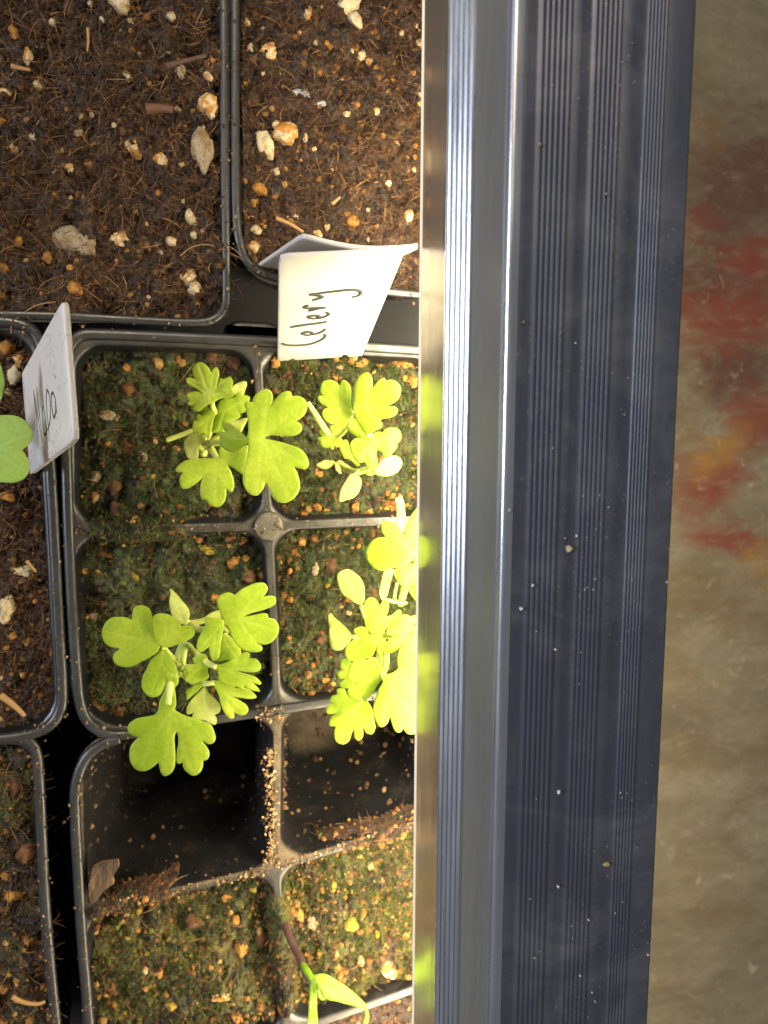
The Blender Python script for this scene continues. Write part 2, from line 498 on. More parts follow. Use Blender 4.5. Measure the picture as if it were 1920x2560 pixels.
# main sheet: the celery pack and the pack below it
sheet = thing('cell_tray', 'black plastic cell tray holding the celery seedlings and the mossy cells below them', 'seed tray')
G = [[(165, 836), (640, 854), (1110, 878)], [(161, 1330), (672, 1315), (1110, 1297)], [(184, 1846), (694, 1772), (1110, 1712)],
     [(193, 2288), (690, 2168), (1110, 2040)], [(214, 2700), (720, 2585), (1110, 2450)], [(236, 3100), (745, 3000), (1110, 2880)]]
cells = {}
for r in range(5):
    for c in range(2):
        q = Q(G[r][c], G[r][c + 1], G[r + 1][c + 1], G[r + 1][c])
        rim = [RM if r == 0 else HW, RM if c == 1 else HW, HW, RM if c == 0 else HW]
        ro = [.0002] * 4; rn = [.0052] * 4
        if c == 0 and r == 0: ro[0] = .0045; rn[0] = .0055
        if c == 0 and r in (1,): ro[3] = .0105; rn[3] = .0085
        if c == 0 and r == 2: ro[0] = .0095; rn[0] = .0080
        o, L = cell(sheet, q, rim, ro, rn, mat=SMEAR if r == 2 else None)
        cells['D%d%d' % (r, c)] = (q, L)
bead(sheet, [(1110, 880), (900, 866), (640, 852), (420, 842), (260, 836), (205, 838), (178, 862), (168, 900), (164, 1050), (168, 1200), (172, 1330),
             (180, 1500), (192, 1680), (200, 1755), (222, 1806), (268, 1834), (330, 1834), (420, 1818), (520, 1800), (694, 1774), (900, 1744), (1110, 1714)])
bead(sheet, [(300, 1846), (252, 1862), (212, 1900), (190, 1965), (189, 2050), (197, 2200), (206, 2350), (220, 2520), (235, 2700), (252, 3100)])
# hub disc on the crossing of the celery pack
hub = P(672, 1315); ang = np.linspace(0, 2 * math.pi, 28, endpoint=False)
ring = lambda r, z, c=hub: np.stack([c[0] + r * np.cos(ang), c[1] + r * np.sin(ang), np.full(28, z)], 1)
V, Fc = loft([ring(.0031, -.0006), ring(.0031, .00055), ring(.0029, .0008), ring(.0022, .00085)], cap=True)
mesh('hub_disc', V, Fc, mat_plastic('dusty_hub_plastic', (.030, .027, .022), (.14, .12, .085), .9, (.4, .6)), sheet)
# ledge in front of the celery pack with a bead of water
q = Q((560, 796), (705, 802), (705, 862), (560, 850))
V, Fc = loft([z3(rounded(q, 0, [.003] * 4), -.0052), z3(rounded(q, 0, [.003] * 4), -.0040), z3(rounded(q, .0006, [.003] * 4), -.0036)], cap=True)
mesh('flange', V, Fc, PLASTIC, sheet)

# black tray added below so the gaps between pots and trays stay dark
gap_tray = thing('gap_darkening_tray', 'shallow black tray added under the pots and cell trays to darken the gaps', 'tray')
cq = [P(-560, -440, -.045), P(1150, -440, -.045), P(1150, 3150, -.045), P(-560, 3150, -.045)]
V, Fc = loft([z3(rounded(cq, e, [.006] * 4), z) for e, z in ((-.0020, -.0300), (-.0020, -.0310), (-.0004, -.0310), (0, -.0510), (.0010, -.0512))], cap=True)
mesh('gap_black_rim', V[:], Fc[:-1], GAP_BLACK, gap_tray)
V, Fc = loft([z3(rounded(cq, e, [.006] * 4), z) for e, z in ((.0006, -.0300), (.0006, -.0455), (.0016, -.0465))], cap=True)
mesh('gap_black_floor', V, Fc, GAP_BLACK, gap_tray)

# left sheet
left = thing('cell_tray', 'black plastic cell tray at the left edge holding the Nepa label', 'seed tray')
LQ = [((-330, 792), (106, 806), (166, 1846), (-330, 1856), .0065, .0085), ((-330, 1856), (99, 1850), (175, 2950), (-330, 2950), .0040, .0040)]
for k, (a, b, c, d, r1, r2) in enumerate(LQ):
    q = Q(a, b, c, d)
    o, L = cell(left, q, [RM if k == 0 else HW, RM, HW, HW], [.0002, r1 if k < 2 else .0002, r2 if k == 0 else .0002, .0002], [.004, r1, r2, .004])
    cells['C%d' % k] = (q, L)
bead(left, [(-330, 796), (-60, 802), (30, 806), (78, 824), (104, 866), (112, 930), (120, 1080), (128, 1200), (136, 1340), (146, 1540), (155, 1700), (152, 1770), (122, 1815), (60, 1838), (-60, 1850), (-330, 1858)])
bead(left, [(40, 1842), (76, 1856), (92, 1890), (98, 1960), (104, 2080), (112, 2250), (126, 2420), (140, 2560), (172, 2950)])

# two big pots at the top
potA = thing('square_pot', 'black square pot of perlite-rich soil in the upper left corner', 'plant pot')
q = Q((-520, -420), (571, -420), (577, 812), (-520, 796)); o, L = cell(potA, q, RM * .6, [.0002, .0002, .0050, .0002], [.004, .004, .0060, .004]); cells['A'] = (q, L)
bead(potA, [(559, -420), (560, 0), (562, 400), (566, 700), (562, 768), (530, 800), (470, 806), (300, 798), (100, 788), (-520, 782)], r=.0009)
potB = thing('square_pot', 'black square pot of orange-brown soil beside the lamp at the top', 'plant pot')
q = Q((577, -420), (1200, -420), (1200, 758), (592, 706)); o, L = cell(potB, q, RM * .6, [.0002, .0002, .0002, .0090], [.004, .004, .004, .0085]); cells['B'] = (q, L)
bead(potB, [(589, -420), (588, 0), (588, 300), (590, 520), (598, 600), (624, 662), (690, 694), (800, 708), (1000, 732), (1200, 748)], r=.0009)


# ------------------------------------------------------------------ soil
def srand(n): return RNG.random(n)


def ico(sub=0):
    import bmesh
    bm = bmesh.new(); bmesh.ops.create_icosphere(bm, subdivisions=sub + 1, radius=1)
    V = np.array([v.co[:] for v in bm.verts]); Fc = np.array([[v.index for v in f.verts] for f in bm.faces]); bm.free()
    return V, Fc


ICO0, ICO1 = ico(0), ico(1)
ICO2 = ico(2)


def crumbs(name, pts, size, cols, mat, parent, stretch=1.6):
    V0, F0 = ICO0; n = len(pts)
    R = RNG.normal(size=(n, 3, 3)); R, _ = np.linalg.qr(R)
    sc3 = size[:, None] * (1 + (stretch - 1) * RNG.random((n, 3)))
    jit = 1 + .55 * (RNG.random((n, len(V0))) - .5)
    v = V0[None] * sc3[:, None] * jit[:, :, None]
    v = np.einsum('nij,nkj->nki', R, v) + pts[:, None]
    f = (F0[None] + (np.arange(n) * len(V0))[:, None, None]).reshape(-1, 3)
    o = mesh(name, v.reshape(-1, 3), f, mat, parent, False, tint=np.repeat(cols, len(V0), 0))
    o['kind'] = 'stuff'; return o


def fibres(name, pts, length, rad, cols, mat, parent, rise=.35, curl=.6):
    n = len(pts); S = 5; K = 3
    th = RNG.random(n) * 2 * math.pi; cu = (RNG.random(n) - .5) * 2 * curl
    t = np.linspace(-.5, .5, S)
    a = th[:, None] + cu[:, None] * t[None] * 2
    step = (length / (S - 1))[:, None]
    dx = np.cumsum(np.cos(a) * step, 1); dy = np.cumsum(np.sin(a) * step, 1)
    dz = (rise * (RNG.random(n) - .35))[:, None] * length[:, None] * (t[None] + .2) + np.abs(RNG.normal(size=n))[:, None] * .0002
    c = np.stack([pts[:, 0:1] + dx, pts[:, 1:2] + dy, pts[:, 2:3] + dz], -1)          # n,S,3
    side = np.stack([-np.sin(a), np.cos(a), 0 * a], -1); up = np.array([0, 0, 1.0])
    taper = np.array([.35, .9, 1, .9, .3])
    V = []
    for k in range(K):
        g = 2 * math.pi * k / K
        V.append(c + (rad[:, None] * taper[None])[..., None] * (math.cos(g) * side + math.sin(g) * up))
    V = np.stack(V, 2)                                                                 # n,S,K,3
    base = np.arange(n)[:, None] * S * K
    f = []
    for s in range(S - 1):
        for k in range(K):
            f.append(np.stack([s * K + k, s * K + (k + 1) % K, (s + 1) * K + (k + 1) % K, (s + 1) * K + k] + np.zeros((n, 4), int), 1) + base if False else base + np.array([s * K + k, s * K + (k + 1) % K, (s + 1) * K + (k + 1) % K, (s + 1) * K + k])[None])
    f = np.concatenate(f)
    o = mesh(name, V.reshape(-1, 3), f, mat, parent, True, tint=np.repeat(cols, S * K, 0)); o['kind'] = 'stuff'
    return o


def pick(pal, n, jitter=.35):
    pal = np.array(pal); c = pal[RNG.integers(0, len(pal), n)]
    return np.clip(c * (1 + jitter * (RNG.random((n, 1)) - .5) * 2), 0, 1)


PAL_SOIL = [(.014, .006, .0025), (.024, .010, .0035), (.045, .018, .005), (.075, .032, .009), (.020, .009, .004)]
PAL_GOLD = [(.20, .085, .016), (.26, .12, .026), (.12, .048, .010), (.09, .036, .009), (.15, .07, .016), (.30, .17, .05)]
PAL_MOSS = [(.010, .017, .002), (.020, .032, .003), (.040, .055, .004), (.075, .085, .008), (.013, .024, .003)]
PAL_FIB = [(.10, .043, .011), (.17, .080, .022), (.070, .028, .008), (.045, .018, .006), (.24, .13, .042), (.085, .034, .008)]


def soil(key, label, level, mat, amp=1.0, seed=0, res=.00024, ncrumb=900, gold=.2, moss=0.0, nfib=600, zfun=None, edge_gold=0.0, mossblade=0):
    q, L = cells[key]
    loop = L[4][:, :2]
    x0, y0 = loop.min(0); x1, y1 = loop.max(0)
    ax0 = max(x0, P(-60, 1280)[0]); ay1 = min(y1, P(600, -60)[1]); ay0 = max(y0, P(600, 2640)[1])
    grow = min(3.0, (x1 - x0) * (y1 - y0) / max(1e-6, (x1 - ax0) * (ay1 - ay0)))      # keep the density of crumbs and fibres outside the view too
    ncrumb = int(ncrumb * grow); nfib = int(nfib * grow); mossblade = int(mossblade * grow)
    nx = int((x1 - x0) / res); ny = int((y1 - y0) / res)
    X, Y = np.meshgrid(np.linspace(x0, x1, nx), np.linspace(y0, y1, ny))

    def hz(X, Y):
        z = .0016 * vnoise(X / .011, Y / .011, seed) + .0018 * vnoise(X / .0042, Y / .0042, seed + 1) + .0012 * vnoise(X / .0018, Y / .0018, seed + 2)
        r = vnoise(X / .00085, Y / .00085, seed + 3); z = z + .0009 * np.abs(r) + .0004 * vnoise(X / .0004, Y / .0004, seed + 4)
        z = z * amp + level
        return z + (zfun(X, Y) if zfun else 0)
    Z = hz(X, Y)
    ins = inpoly(X, Y, loop)
    i = (np.arange(ny - 1)[:, None] * nx + np.arange(nx - 1)[None])
    keep = ins[:-1, :-1] & ins[1:, :-1] & ins[:-1, 1:] & ins[1:, 1:]
    f = np.stack([i, i + 1, i + nx + 1, i + nx], -1)[keep]
    used = np.unique(f); remap = -np.ones(nx * ny, int); remap[used] = np.arange(len(used))
    V = np.stack([X.ravel(), Y.ravel(), Z.ravel()], 1)[used]
    o = mesh('potting_soil', V, remap[f], mat); tag(o, label, 'soil')

    def scatter(n, ef=0.0):
        x = x0 + (x1 - x0) * srand(n * 2); y = y0 + (y1 - y0) * srand(n * 2)
        k = inpoly(x, y, loop)
        if ef > 0:
            d = np.min(np.hypot(x[:, None] - loop[None, :, 0], y[:, None] - loop[None, :, 1]), 1)
            k &= (d < .0045)
        x, y = x[k][:n], y[k][:n]
        return np.stack([x, y, hz(x, y)], 1)
    p = scatter(ncrumb); n = len(p)
    c = pick(PAL_SOIL, n); g = srand(n) < gold; c[g] = pick(PAL_GOLD, n)[g]
    if moss > 0:
        g = srand(n) < moss; c[g] = pick(PAL_MOSS, n)[g]
    crumbs('soil_crumbs', p - [0, 0, .00012], .00010 + .00050 * srand(n)**3.2, c, TINT, o)
    if edge_gold:
        p = scatter(int(edge_gold), 1.0); n = len(p)
        crumbs('rim_crumbs', p + [0, 0, .0002], .00015 + .0007 * srand(n)**2.6, pick(PAL_GOLD, n), TINT, o)
    p = scatter(nfib); n = len(p)
    if n:
        c = pick(PAL_FIB, n)
        fibres('coir_fibres', p + [0, 0, .0002], .0010 + .0050 * srand(n)**2.2, .00003 + .00008 * srand(n)**2, c, FIBRE, o)
    if mossblade:
        p = scatter(mossblade); k = vnoise(p[:, 0] / .006, p[:, 1] / .006, seed + 9) > -.12; p = p[k]; n = len(p)
        fibres('moss_blades', p + [0, 0, .0002], .0006 + .0010 * srand(n), .00005 + .00005 * srand(n), pick(PAL_MOSS, n), TINT, o, rise=1.6, curl=.5)
    return o, hz


GR = []
for k in range(8):                    # eight shared lumpy grain meshes
    V, Fc = ICO2
    s = np.random.default_rng(k)
    d = np.ones(len(V))
    for fq, am in ((1.6, .26), (2.6, .20), (4.5, .13), (8, .07)): d += am * np.sin(V @ s.normal(size=3) * fq + s.random() * 6) * np.cos(V @ s.normal(size=3) * fq + s.random() * 6)
    d += .05 * (s.random(len(V)) - .5)
    v = V * d[:, None]
    me_o = mesh('perlite_grain', v, Fc, PER[0], None, True); GR.append(me_o.data); bpy.data.objects.remove(me_o)
GM = {}


def grain(parent, hz, px, py, r, m, ax=1.0, ay=1.0, name='perlite_grain', lift=-.12, z=0.0, flat=.8):
    p = P(px, py, z)
    for _ in range(3): zz = float(hz(np.array([p[0]]), np.array([p[1]]))[0]); p = P(px, py, zz)
    k = random.randrange(8); key = (k, m)
    if key not in GM:
        me = GR[k].copy(); me.materials.clear(); me.materials.append(PER[m]); GM[key] = me
    R = r * .080e-3                                   # photo pixels to metres at the tray
    o = bpy.data.objects.new(name, GM[key]); COL.objects.link(o); o.parent = parent
    o.location = (p[0], p[1], zz + R * lift); o.scale = (R * ax, R * ay, R * flat * min(ax, ay))
    o.rotation_euler = (random.uniform(-.4, .4), random.uniform(-.4, .4), random.uniform(-.35, .35) if ax != ay else random.uniform(0, 6.28))
    return o


def cls(s): return 0 if s < .18 else (1 if s < .6 else 2)


# upper left pot
sA, hA = soil('A', 'dark fibrous soil with white perlite filling the upper left pot', -.0017, SOIL_A, 1.55, 3, .00027, 6500, .07, 0, 5200)
for t in [(455, 10, 40, .1), (340, 12, 10, 0), (50, 115, 20, .8, .7, 1.4), (200, 85, 14, 0), (95, 210, 27, .5), (385, 72, 10, .1), (648, 62, 18, 0), (495, 80, 13, .5), (525, 205, 9, 0),
          (635, 190, 9, .1), (18, 345, 16, .4), (142, 315, 16, 0), (475, 285, 19, .1), (680, 270, 19, .1), (785, 285, 16, .4), (668, 410, 18, .1), (785, 398, 34, .5), (705, 450, 10, 0), (765, 482, 9, 0),
          (125, 515, 14, 0), (298, 497, 15, 0), (300, 432, 13, 0), (345, 430, 10, 0), (495, 548, 30, .3), (520, 575, 20, .7), (612, 600, 28, .55), (335, 615, 17, .3), (55, 565, 21, .4), (5, 460, 17, .6),
          (260, 630, 15, .5), (685, 618, 10, .3), (500, 635, 7, 0), (452, 900, 27, .3), (185, 972, 21, .7), (70, 908, 17, .6), (645, 910, 22, .1), (720, 812, 22, .1, .9, 1.5), (730, 885, 15, .1),
          (765, 870, 10, .2), (605, 950, 14, .1), (585, 920, 9, .1), (710, 1040, 30, .25), (738, 1085, 22, .1), (280, 1080, 27, .7), (160, 1108, 12, .6), (10, 1010, 24, .7), (15, 1115, 22, .6),
          (808, 310, 9, .5), (310, 740, 7, .1), (85, 650, 8, .6), (10, 690, 10, .7), (200, 730, 10, .7), (440, 980, 8, .2), (560, 1120, 9, .5), (430, 470, 8, .1), (690, 760, 9, .1), (455, 120, 7, .1)]:
    x, y, r, s = t[:4]; ax, ay = t[4:] if len(t) > 4 else (random.uniform(.85, 1.15), random.uniform(.85, 1.15))
    grain(sA, hA, x / 1.508, y / 1.508, r / 1.508, cls(s), ax, ay)
for x, y, r, ax, ay in [(758, 565, 50, .85, 1.4), (285, 905, 60, 1.45, .95)]:
    grain(sA, hA, x / 1.508, y / 1.508, r / 1.508, 3, ax, ay, lift=.1, flat=.5)
# upper right pot
sB, hB = soil('B', 'orange-brown fibrous soil in the pot beside the lamp', -.0020, SOIL_B, 1.35, 23, .00027, 5200, .10, 0, 3400)
for t in [(930, 80, 14, .3), (1160, 48, 18, .2, .8, 1.4), (1315, 10, 42, .15), (1340, 65, 30, .1, .8, 1.3), (1325, 180, 12, .1, .7, 1.5), (1015, 190, 27, .45), (990, 110, 10, 0), (945, 178, 12, .1), (1365, 205, 16, 0),
          (1395, 230, 19, .5), (1205, 270, 14, .7), (990, 275, 9, .1), (1515, 125, 12, .1), (1585, 165, 21, .2), (1570, 95, 10, 0), (1085, 505, 46, .4), (1000, 540, 42, .1), (1050, 470, 22, .3), (1150, 525, 15, 0, .7, 1.5),
          (1185, 560, 12, .2), (1040, 645, 19, .1), (980, 705, 25, .6), (957, 765, 16, .9), (945, 825, 16, .4), (965, 865, 19, .1), (955, 930, 22, .2), (1085, 815, 10, .1), (1115, 815, 10, .1), (1232, 855, 14, .3),
          (1195, 880, 18, .2), (1330, 828, 20, .7), (1390, 790, 10, .1), (1540, 815, 21, .2), (1465, 690, 12, .1), (1420, 415, 14, .5), (1585, 355, 10, 0), (1305, 430, 15, .5), (1390, 900, 10, .2), (1130, 120, 8, .2),
          (1250, 640, 8, .2), (1480, 300, 9, .6), (1190, 160, 8, .1), (1560, 640, 9, .1), (1290, 300, 8, .5), (1500, 540, 7, .1)]:
    x, y, r, s = t[:4]; ax, ay = t[4:] if len(t) > 4 else (random.uniform(.85, 1.15), random.uniform(.85, 1.15))
    grain(sB, hB, x / 1.508, y / 1.508, r / 1.508, cls(s), ax, ay)
# left sheet cells
sC, hC = soil('C0', 'reddish brown soil with large perlite beside the Nepa label', -.0040, SOIL_C, 1.6, 43, .00027, 1800, .30, 0, 2000)
for x, y, r, s, ax, ay in [(11, 867, 19, .7, 1, 1), (43, 901, 18, .4, 1.1, .9), (34, 937, 19, .1, .9, 1.25), (18, 1516, 22, .1, .9, 1.5), (68, 1600, 15, .8, 1.1, .9), (34, 1589, 12, .7, 1, 1), (63, 1427, 18, .1, 1.3, .7), (4, 1695, 6, 0, 1, 1),
                          (25, 980, 12, .3, 1, 1), (60, 1225, 10, .8, 1, 1), (20, 1240, 16, .7, 1.2, .8), (90, 1330, 8, .7, 1, 1), (30, 1340, 7, .4, 1, 1), (80, 1490, 8, .7, 1, 1), (45, 1660, 7, .5, 1, 1)]:
    grain(sC, hC, x, y, r, cls(s), ax, ay)
sE, hE = soil('C1', 'rusty brown soil with ochre lumps in the lower left cell', -.0028, SOIL_E, 1.7, 63, .00027, 1900, .36, .08, 1500, mossblade=900)
for x, y, r, m, ax, ay in [(40, 1960, 22, 4, 1.1, 1.5), (20, 2190, 14, 2, 1, 1), (70, 2130, 24, 4, 1.1, 1.2), (35, 2240, 20, 2, 1.3, .8), (85, 2230, 12, 4, 1, 1)]:
    grain(sE, hE, x, y, r, m, ax, ay, 'bark_lump', flat=.5)
sE2, hE2 = sE, hE
for x, y, r, m, ax, ay in [(60, 2355, 19, 2, 1.3, .8), (12, 2470, 11, 2, 1.2, 1), (76, 2548, 16, 2, .9, 1.1), (12, 2552, 15, 2, 1, 1), (21, 2438, 6, 5, 1, 1), (120, 2470, 10, 2, .8, 1.6), (128, 2545, 12, 2, 1, 1.4)]:
    grain(sE2, hE2, x, y, r, m, ax, ay)
# celery pack
defs = [('D00', 'dark green mossy soil under the upper left celery seedling', SOIL_M, 101, .04, .35), ('D01', 'mossy soil under the celery seedling below the Celery label', SOIL_M, 121, .12, .25),
        ('D10', 'green mossy soil under the large celery seedling with the drooping leaf', SOIL_M, 141, .07, .32), ('D11', 'dark mossy soil beneath the bright celery leaves beside the lamp', SOIL_M, 161, .13, .25)]
HZ = {}
for key, lab, m, sd, gold, ms in defs:
    zf = None
    if key == 'D01':
        la, lb = P(690, 908), P(915, 890)
        zf = lambda X, Y: .0040 * np.exp(-((Y - (la[1] + lb[1]) / 2) / .0022)**2) * (X > la[0] - .001) * (X < lb[0] + .001)
    o, h = soil(key, lab, -.0046, m, 1.6, sd, .00026, 1700, gold, ms, 350, edge_gold=70 if key[2] == '0' else 130, mossblade=4600, zfun=zf)
    HZ[key] = (o, h)
o, h = HZ['D00']
for x, y, r, m, ax, ay in [(278, 1034, 24, 3, 1.1, .95), (325, 971, 22, 4, 1, 1), (530, 895, 22, 4, 1, 1), (590, 900, 27, 4, .9, 1.1), (455, 900, 20, 2, 1.1, .9), (295, 1290, 26, 4, .9, 1.5), (380, 1288, 20, 4, 1, 1), (320, 1130, 26, 4, 1, 1.2), (355, 1140, 14, 3, 1, 1),
                          (412, 1122, 9, 1, 1.1, 1), (440, 1122, 9, 1, 1.2, .8), (386, 1105, 7, 1, 1, 1), (340, 1192, 7, 1, 1, 1), (380, 1192, 6, 5, 1, 1), (240, 1190, 14, 3, 1, 1), (280, 1215, 20, 4, 1.2, 1), (480, 1190, 14, 2, 1.3, .9), (275, 865, 9, 2, 1, 1), (320, 865, 8, 2, 1, 1), (225, 1240, 12, 4, 1, 1)]:
    grain(o, h, x, y, r, m, ax, ay, 'soil_lump' if m == 4 else 'perlite_grain', flat=.55)
o, h = HZ['D10']
for x, y, r, m, ax, ay in [(257, 1382, 17, 4, 1, 1), (275, 1390, 8, 2, 1.3, .8), (375, 1378, 16, 4, 1, 1.1), (586, 1405, 21, 2, 1, 1), (624, 1441, 19, 4, 1, 1), (211, 1429, 11, 2, 1, 1), (243, 1433, 9, 2, 1, .9), (548, 1492, 16, 2, 1.4, .8), (236, 1541, 15, 3, 1.2, .9), (240, 1772, 21, 4, 1, 1),
                          (295, 1780, 18, 4, 1, 1), (335, 1440, 12, 5, .9, 1.1), (496, 1350, 10, 2, 1, 1), (520, 1372, 16, 5, 1.2, .8), (600, 1350, 12, 2, 1.4, .8), (205, 1535, 8, 2, 1, 1), (580, 1700, 8, 2, 1, 1), (650, 1440, 8, 2, .7, 1.6), (300, 1345, 10, 2, 1.4, .7)]:
    grain(o, h, x, y, r, m, ax, ay, 'soil_lump' if m == 4 else 'perlite_grain', flat=.6)
o, h = HZ['D01']
for x, y, r, m, ax, ay in [(690, 905, 12, 2, 1, 1), (720, 930, 9, 4, 1, 1), (1010, 905, 14, 2, 1, 1.2), (1035, 950, 14, 2, .9, 1.4), (1012, 945, 8, 5, 1, 1), (800, 1185, 9, 2, 1, 1), (793, 1175, 7, 2, 1, 1), (835, 1230, 10, 4, .8, 1.4), (890, 1270, 13, 2, .9, 1.4), (815, 1280, 9, 2, 1, 1), (760, 1285, 12, 2, 1, 1), (970, 1265, 10, 5, 1.3, .8), (925, 1280, 9, 2, 1, 1),
                          (1020, 1265, 8, 2, 1, 1), (905, 905, 12, 2, 1.4, .8), (850, 915, 10, 3, 1.3, .8)]:
    grain(o, h, x, y, r, m, ax, ay, 'soil_lump' if m == 4 else 'perlite_grain', flat=.6)
o, h = HZ['D11']
for x, y, r, m, ax, ay in [(789, 1420, 12, 3, .8, 1.3), (829, 1410, 17, 4, 1, 1.1), (820, 1460, 10, 5, 1, 1), (872, 1530, 8, 1, 1, 1), (801, 1589, 15, 4, 1, 1.3), (786, 1663, 11, 2, 1, 1.2), (817, 1703, 13, 2, 1.3, .9), (740, 1390, 9, 2, 1, 1), (720, 1600, 9, 2, 1, 1), (730, 1480, 8, 2, .8, 1.3), (870, 1500, 8, 2, 1, 1), (880, 1370, 8, 2, 1, 1), (760, 1345, 8, 2, 1.3, .8), (840, 1335, 10, 2, 1.3, .7),
                          (930, 1480, 18, 4, 1, 1), (990, 1320, 12, 2, 1.2, .8), (740, 1700, 8, 5, 1, 1), (760, 1640, 8, 2, 1, 1)]:
    grain(o, h, x, y, r, m, ax, ay, 'soil_lump' if m == 4 else 'perlite_grain', flat=.6)
# lower cells with bright moss
o, h = soil('D30', 'yellow-green mossy soil in the cell at the bottom of the picture', -.0038, SOIL_Y, 1.9, 181, .00026, 2600, .50, .28, 500, edge_gold=150, mossblade=6000)
for x, y, r, m, ax, ay in [(603, 2370, 18, 2, .9, 1.2), (485, 2305, 22, 4, 1.2, .8), (590, 2300, 12, 2, 1, 1.2), (363, 2427, 15, 1, 1, 1), (397, 2429, 12, 2, .9, 1.2), (553, 2495, 20, 1, 1.5, .7), (430, 2516, 14, 5, 1, 1), (367, 2385, 7, 5, 1, 1), (491, 2389, 8, 5, .8, 1.3), (346, 2275, 11, 5, .9, 1.2), (565, 2246, 13, 2, 1, 1),
                          (672, 2313, 12, 1, .8, 1.3), (654, 2345, 20, 4, .9, 1.4), (630, 2220, 12, 5, .9, 1.4), (275, 2505, 10, 2, 1, 1), (245, 2490, 9, 2, .9, 1.3), (310, 2535, 10, 5, 1, 1.2), (230, 2420, 6, 1, 1, 1), (590, 2540, 16, 2, 1, 1.2), (425, 2300, 8, 2, 1, 1), (320, 2345, 7, 5, 1.2, .8), (655, 2470, 12, 2, 1, 1.2), (520, 2440, 8, 5, 1, 1)]:
    grain(o, h, x, y, r, m, ax, ay, 'soil_lump' if m == 4 else 'perlite_grain')
o, h = soil('D31', 'mossy soil with cream and ochre lumps at the bottom beside the lamp', -.0038, SOIL_Y, 1.9, 201, .00026, 2600, .58, .24, 450, edge_gold=180, mossblade=5200)
for x, y, r, m, ax, ay in [(744, 2280, 21, 2, .9, 1.2), (877, 2308, 19, 5, 1, 1.1), (908, 2282, 13, 2, .7, 1.5), (944, 2337, 10, 5, .9, 1.2), (935, 2366, 10, 5, 1, .9), (903, 2402, 13, 1, 1, 1), (969, 2424, 26, 1, .8, 1.25), (780, 2308, 16, 3, .9, 1.3), (718, 2477, 14, 2, .9, 1.3), (749, 2501, 15, 2, 1.2, .9), (927, 2165, 13, 1, .7, 1.7),
                          (1003, 2085, 12, 2, 1, 1), (906, 2144, 10, 2, 1.2, .8), (850, 2440, 10, 2, .9, 1.3), (800, 2380, 8, 5, 1, 1), (775, 2395, 8, 2, 1, 1), (1012, 2340, 9, 2, .8, 1.4), (975, 2345, 12, 4, .8, 1.6), (870, 2470, 9, 2, 1, 1), (1015, 2440, 8, 2, 1, 1), (835, 2215, 10, 5, .8, 1.4), (960, 2200, 9, 2, 1, 1), (880, 2225, 8, 5, 1, 1.2), (940, 2250, 10, 2, .7, 1.6),
                          (815, 2490, 9, 2, 1, 1), (845, 2420, 9, 2, 1, 1.2), (700, 2420, 10, 5, 1, 1.1)]:
    grain(o, h, x, y, r, m, ax, ay, 'soil_lump' if m == 4 else 'perlite_grain')
soil('D40', 'rusty soil below the bottom divider at the left', -.0030, SOIL_C, 1.0, 221, .0004, 150, .4, 0, 60)
o, h = soil('D41', 'rusty soil in the bottom corner cell beside the lamp', -.0030, SOIL_C, 1.0, 241, .0003, 700, .5, .1, 100)

# soil and moss that has grown over parts of the dividers
for lab, ln, sd, m, gd in (('mossy soil covering the left half of the divider between the celery cells', [(182, 1330), (290, 1328), (400, 1326), (500, 1322)], 301, SOIL_M, .12),
                           ('mossy soil hiding the divider between the two bottom cells', [(694, 2215), (702, 2330), (712, 2450), (722, 2560)], 361, SOIL_Y, .4),
                           ('crusty soil covering the divider below the left empty cell', [(215, 2282), (300, 2262), (400, 2238), (450, 2226)], 321, SOIL_C, .55),
                           ('crusty golden soil covering the divider below the right empty cell', [(800, 2136), (900, 2105), (1000, 2074), (1100, 2044)], 341, SOIL_C, .6)):
    pw = np.array([P(x, y)[:2] for x, y in ln]); wd = .0030
    t = pw[-1] - pw[0]; ll = np.linalg.norm(t); t /= ll; nn = np.array([-t[1], t[0]])
    loop = np.concatenate([pw + nn * wd, pw[::-1] - nn * wd])
    loop3 = np.concatenate([loop, np.zeros((len(loop), 1))], 1)
    cells['ridge'] = (None, [loop3] * 5)

    def zf(X, Y, pw=pw, t=t, nn=nn, ll=ll, wd=wd):
        u = ((X - pw[0][0]) * t[0] + (Y - pw[0][1]) * t[1]) / ll; v = ((X - pw[0][0]) * nn[0] + (Y - pw[0][1]) * nn[1]) / wd
        return -.0052 * np.clip(np.abs(v), 0, 1)**2 - .004 * np.clip(np.abs(u - .5) * 2, 0, 1)**6
    soil('ridge', lab, .0019 if sd == 361 else .0007, m, 1.2, sd, .00026, 420, gd, .15, 60, zfun=zf, mossblade=600 if m is SOIL_M or m is SOIL_Y else 120)

# loose soil left in the two empty cells, on walls, floor and on the dusty divider
for key, lab, n in (('D20', 'dry soil crumbs clinging inside the left empty cell', 420), ('D21', 'dry soil crumbs clinging inside the empty cell next to the lamp', 460)):
    q, L = cells[key]; A, B = L[4], L[-1]; m = len(A); pts = []
    for _ in range(n):
        k = RNG.integers(0, m); t = RNG.random()**1.1; pts.append(A[k] * (1 - t) + B[k] * t + RNG.normal(size=3) * .0002)
    ctr = B.mean(0)
    for _ in range(n // 3):
        k = RNG.integers(0, m); t = RNG.random()**.6; pts.append(ctr * (1 - t) + B[k] * t + [0, 0, .0003])
    pts = np.array(pts); s = .00012 + .0005 * srand(len(pts))**3
    c = pick([(.10, .055, .022), (.16, .09, .04), (.06, .033, .015), (.03, .018, .009)], len(pts))
    ob = crumbs('soil_residue', pts, s, c, TINT, None); tag(ob, lab, 'soil crumbs', None, 'stuff')
pts = []
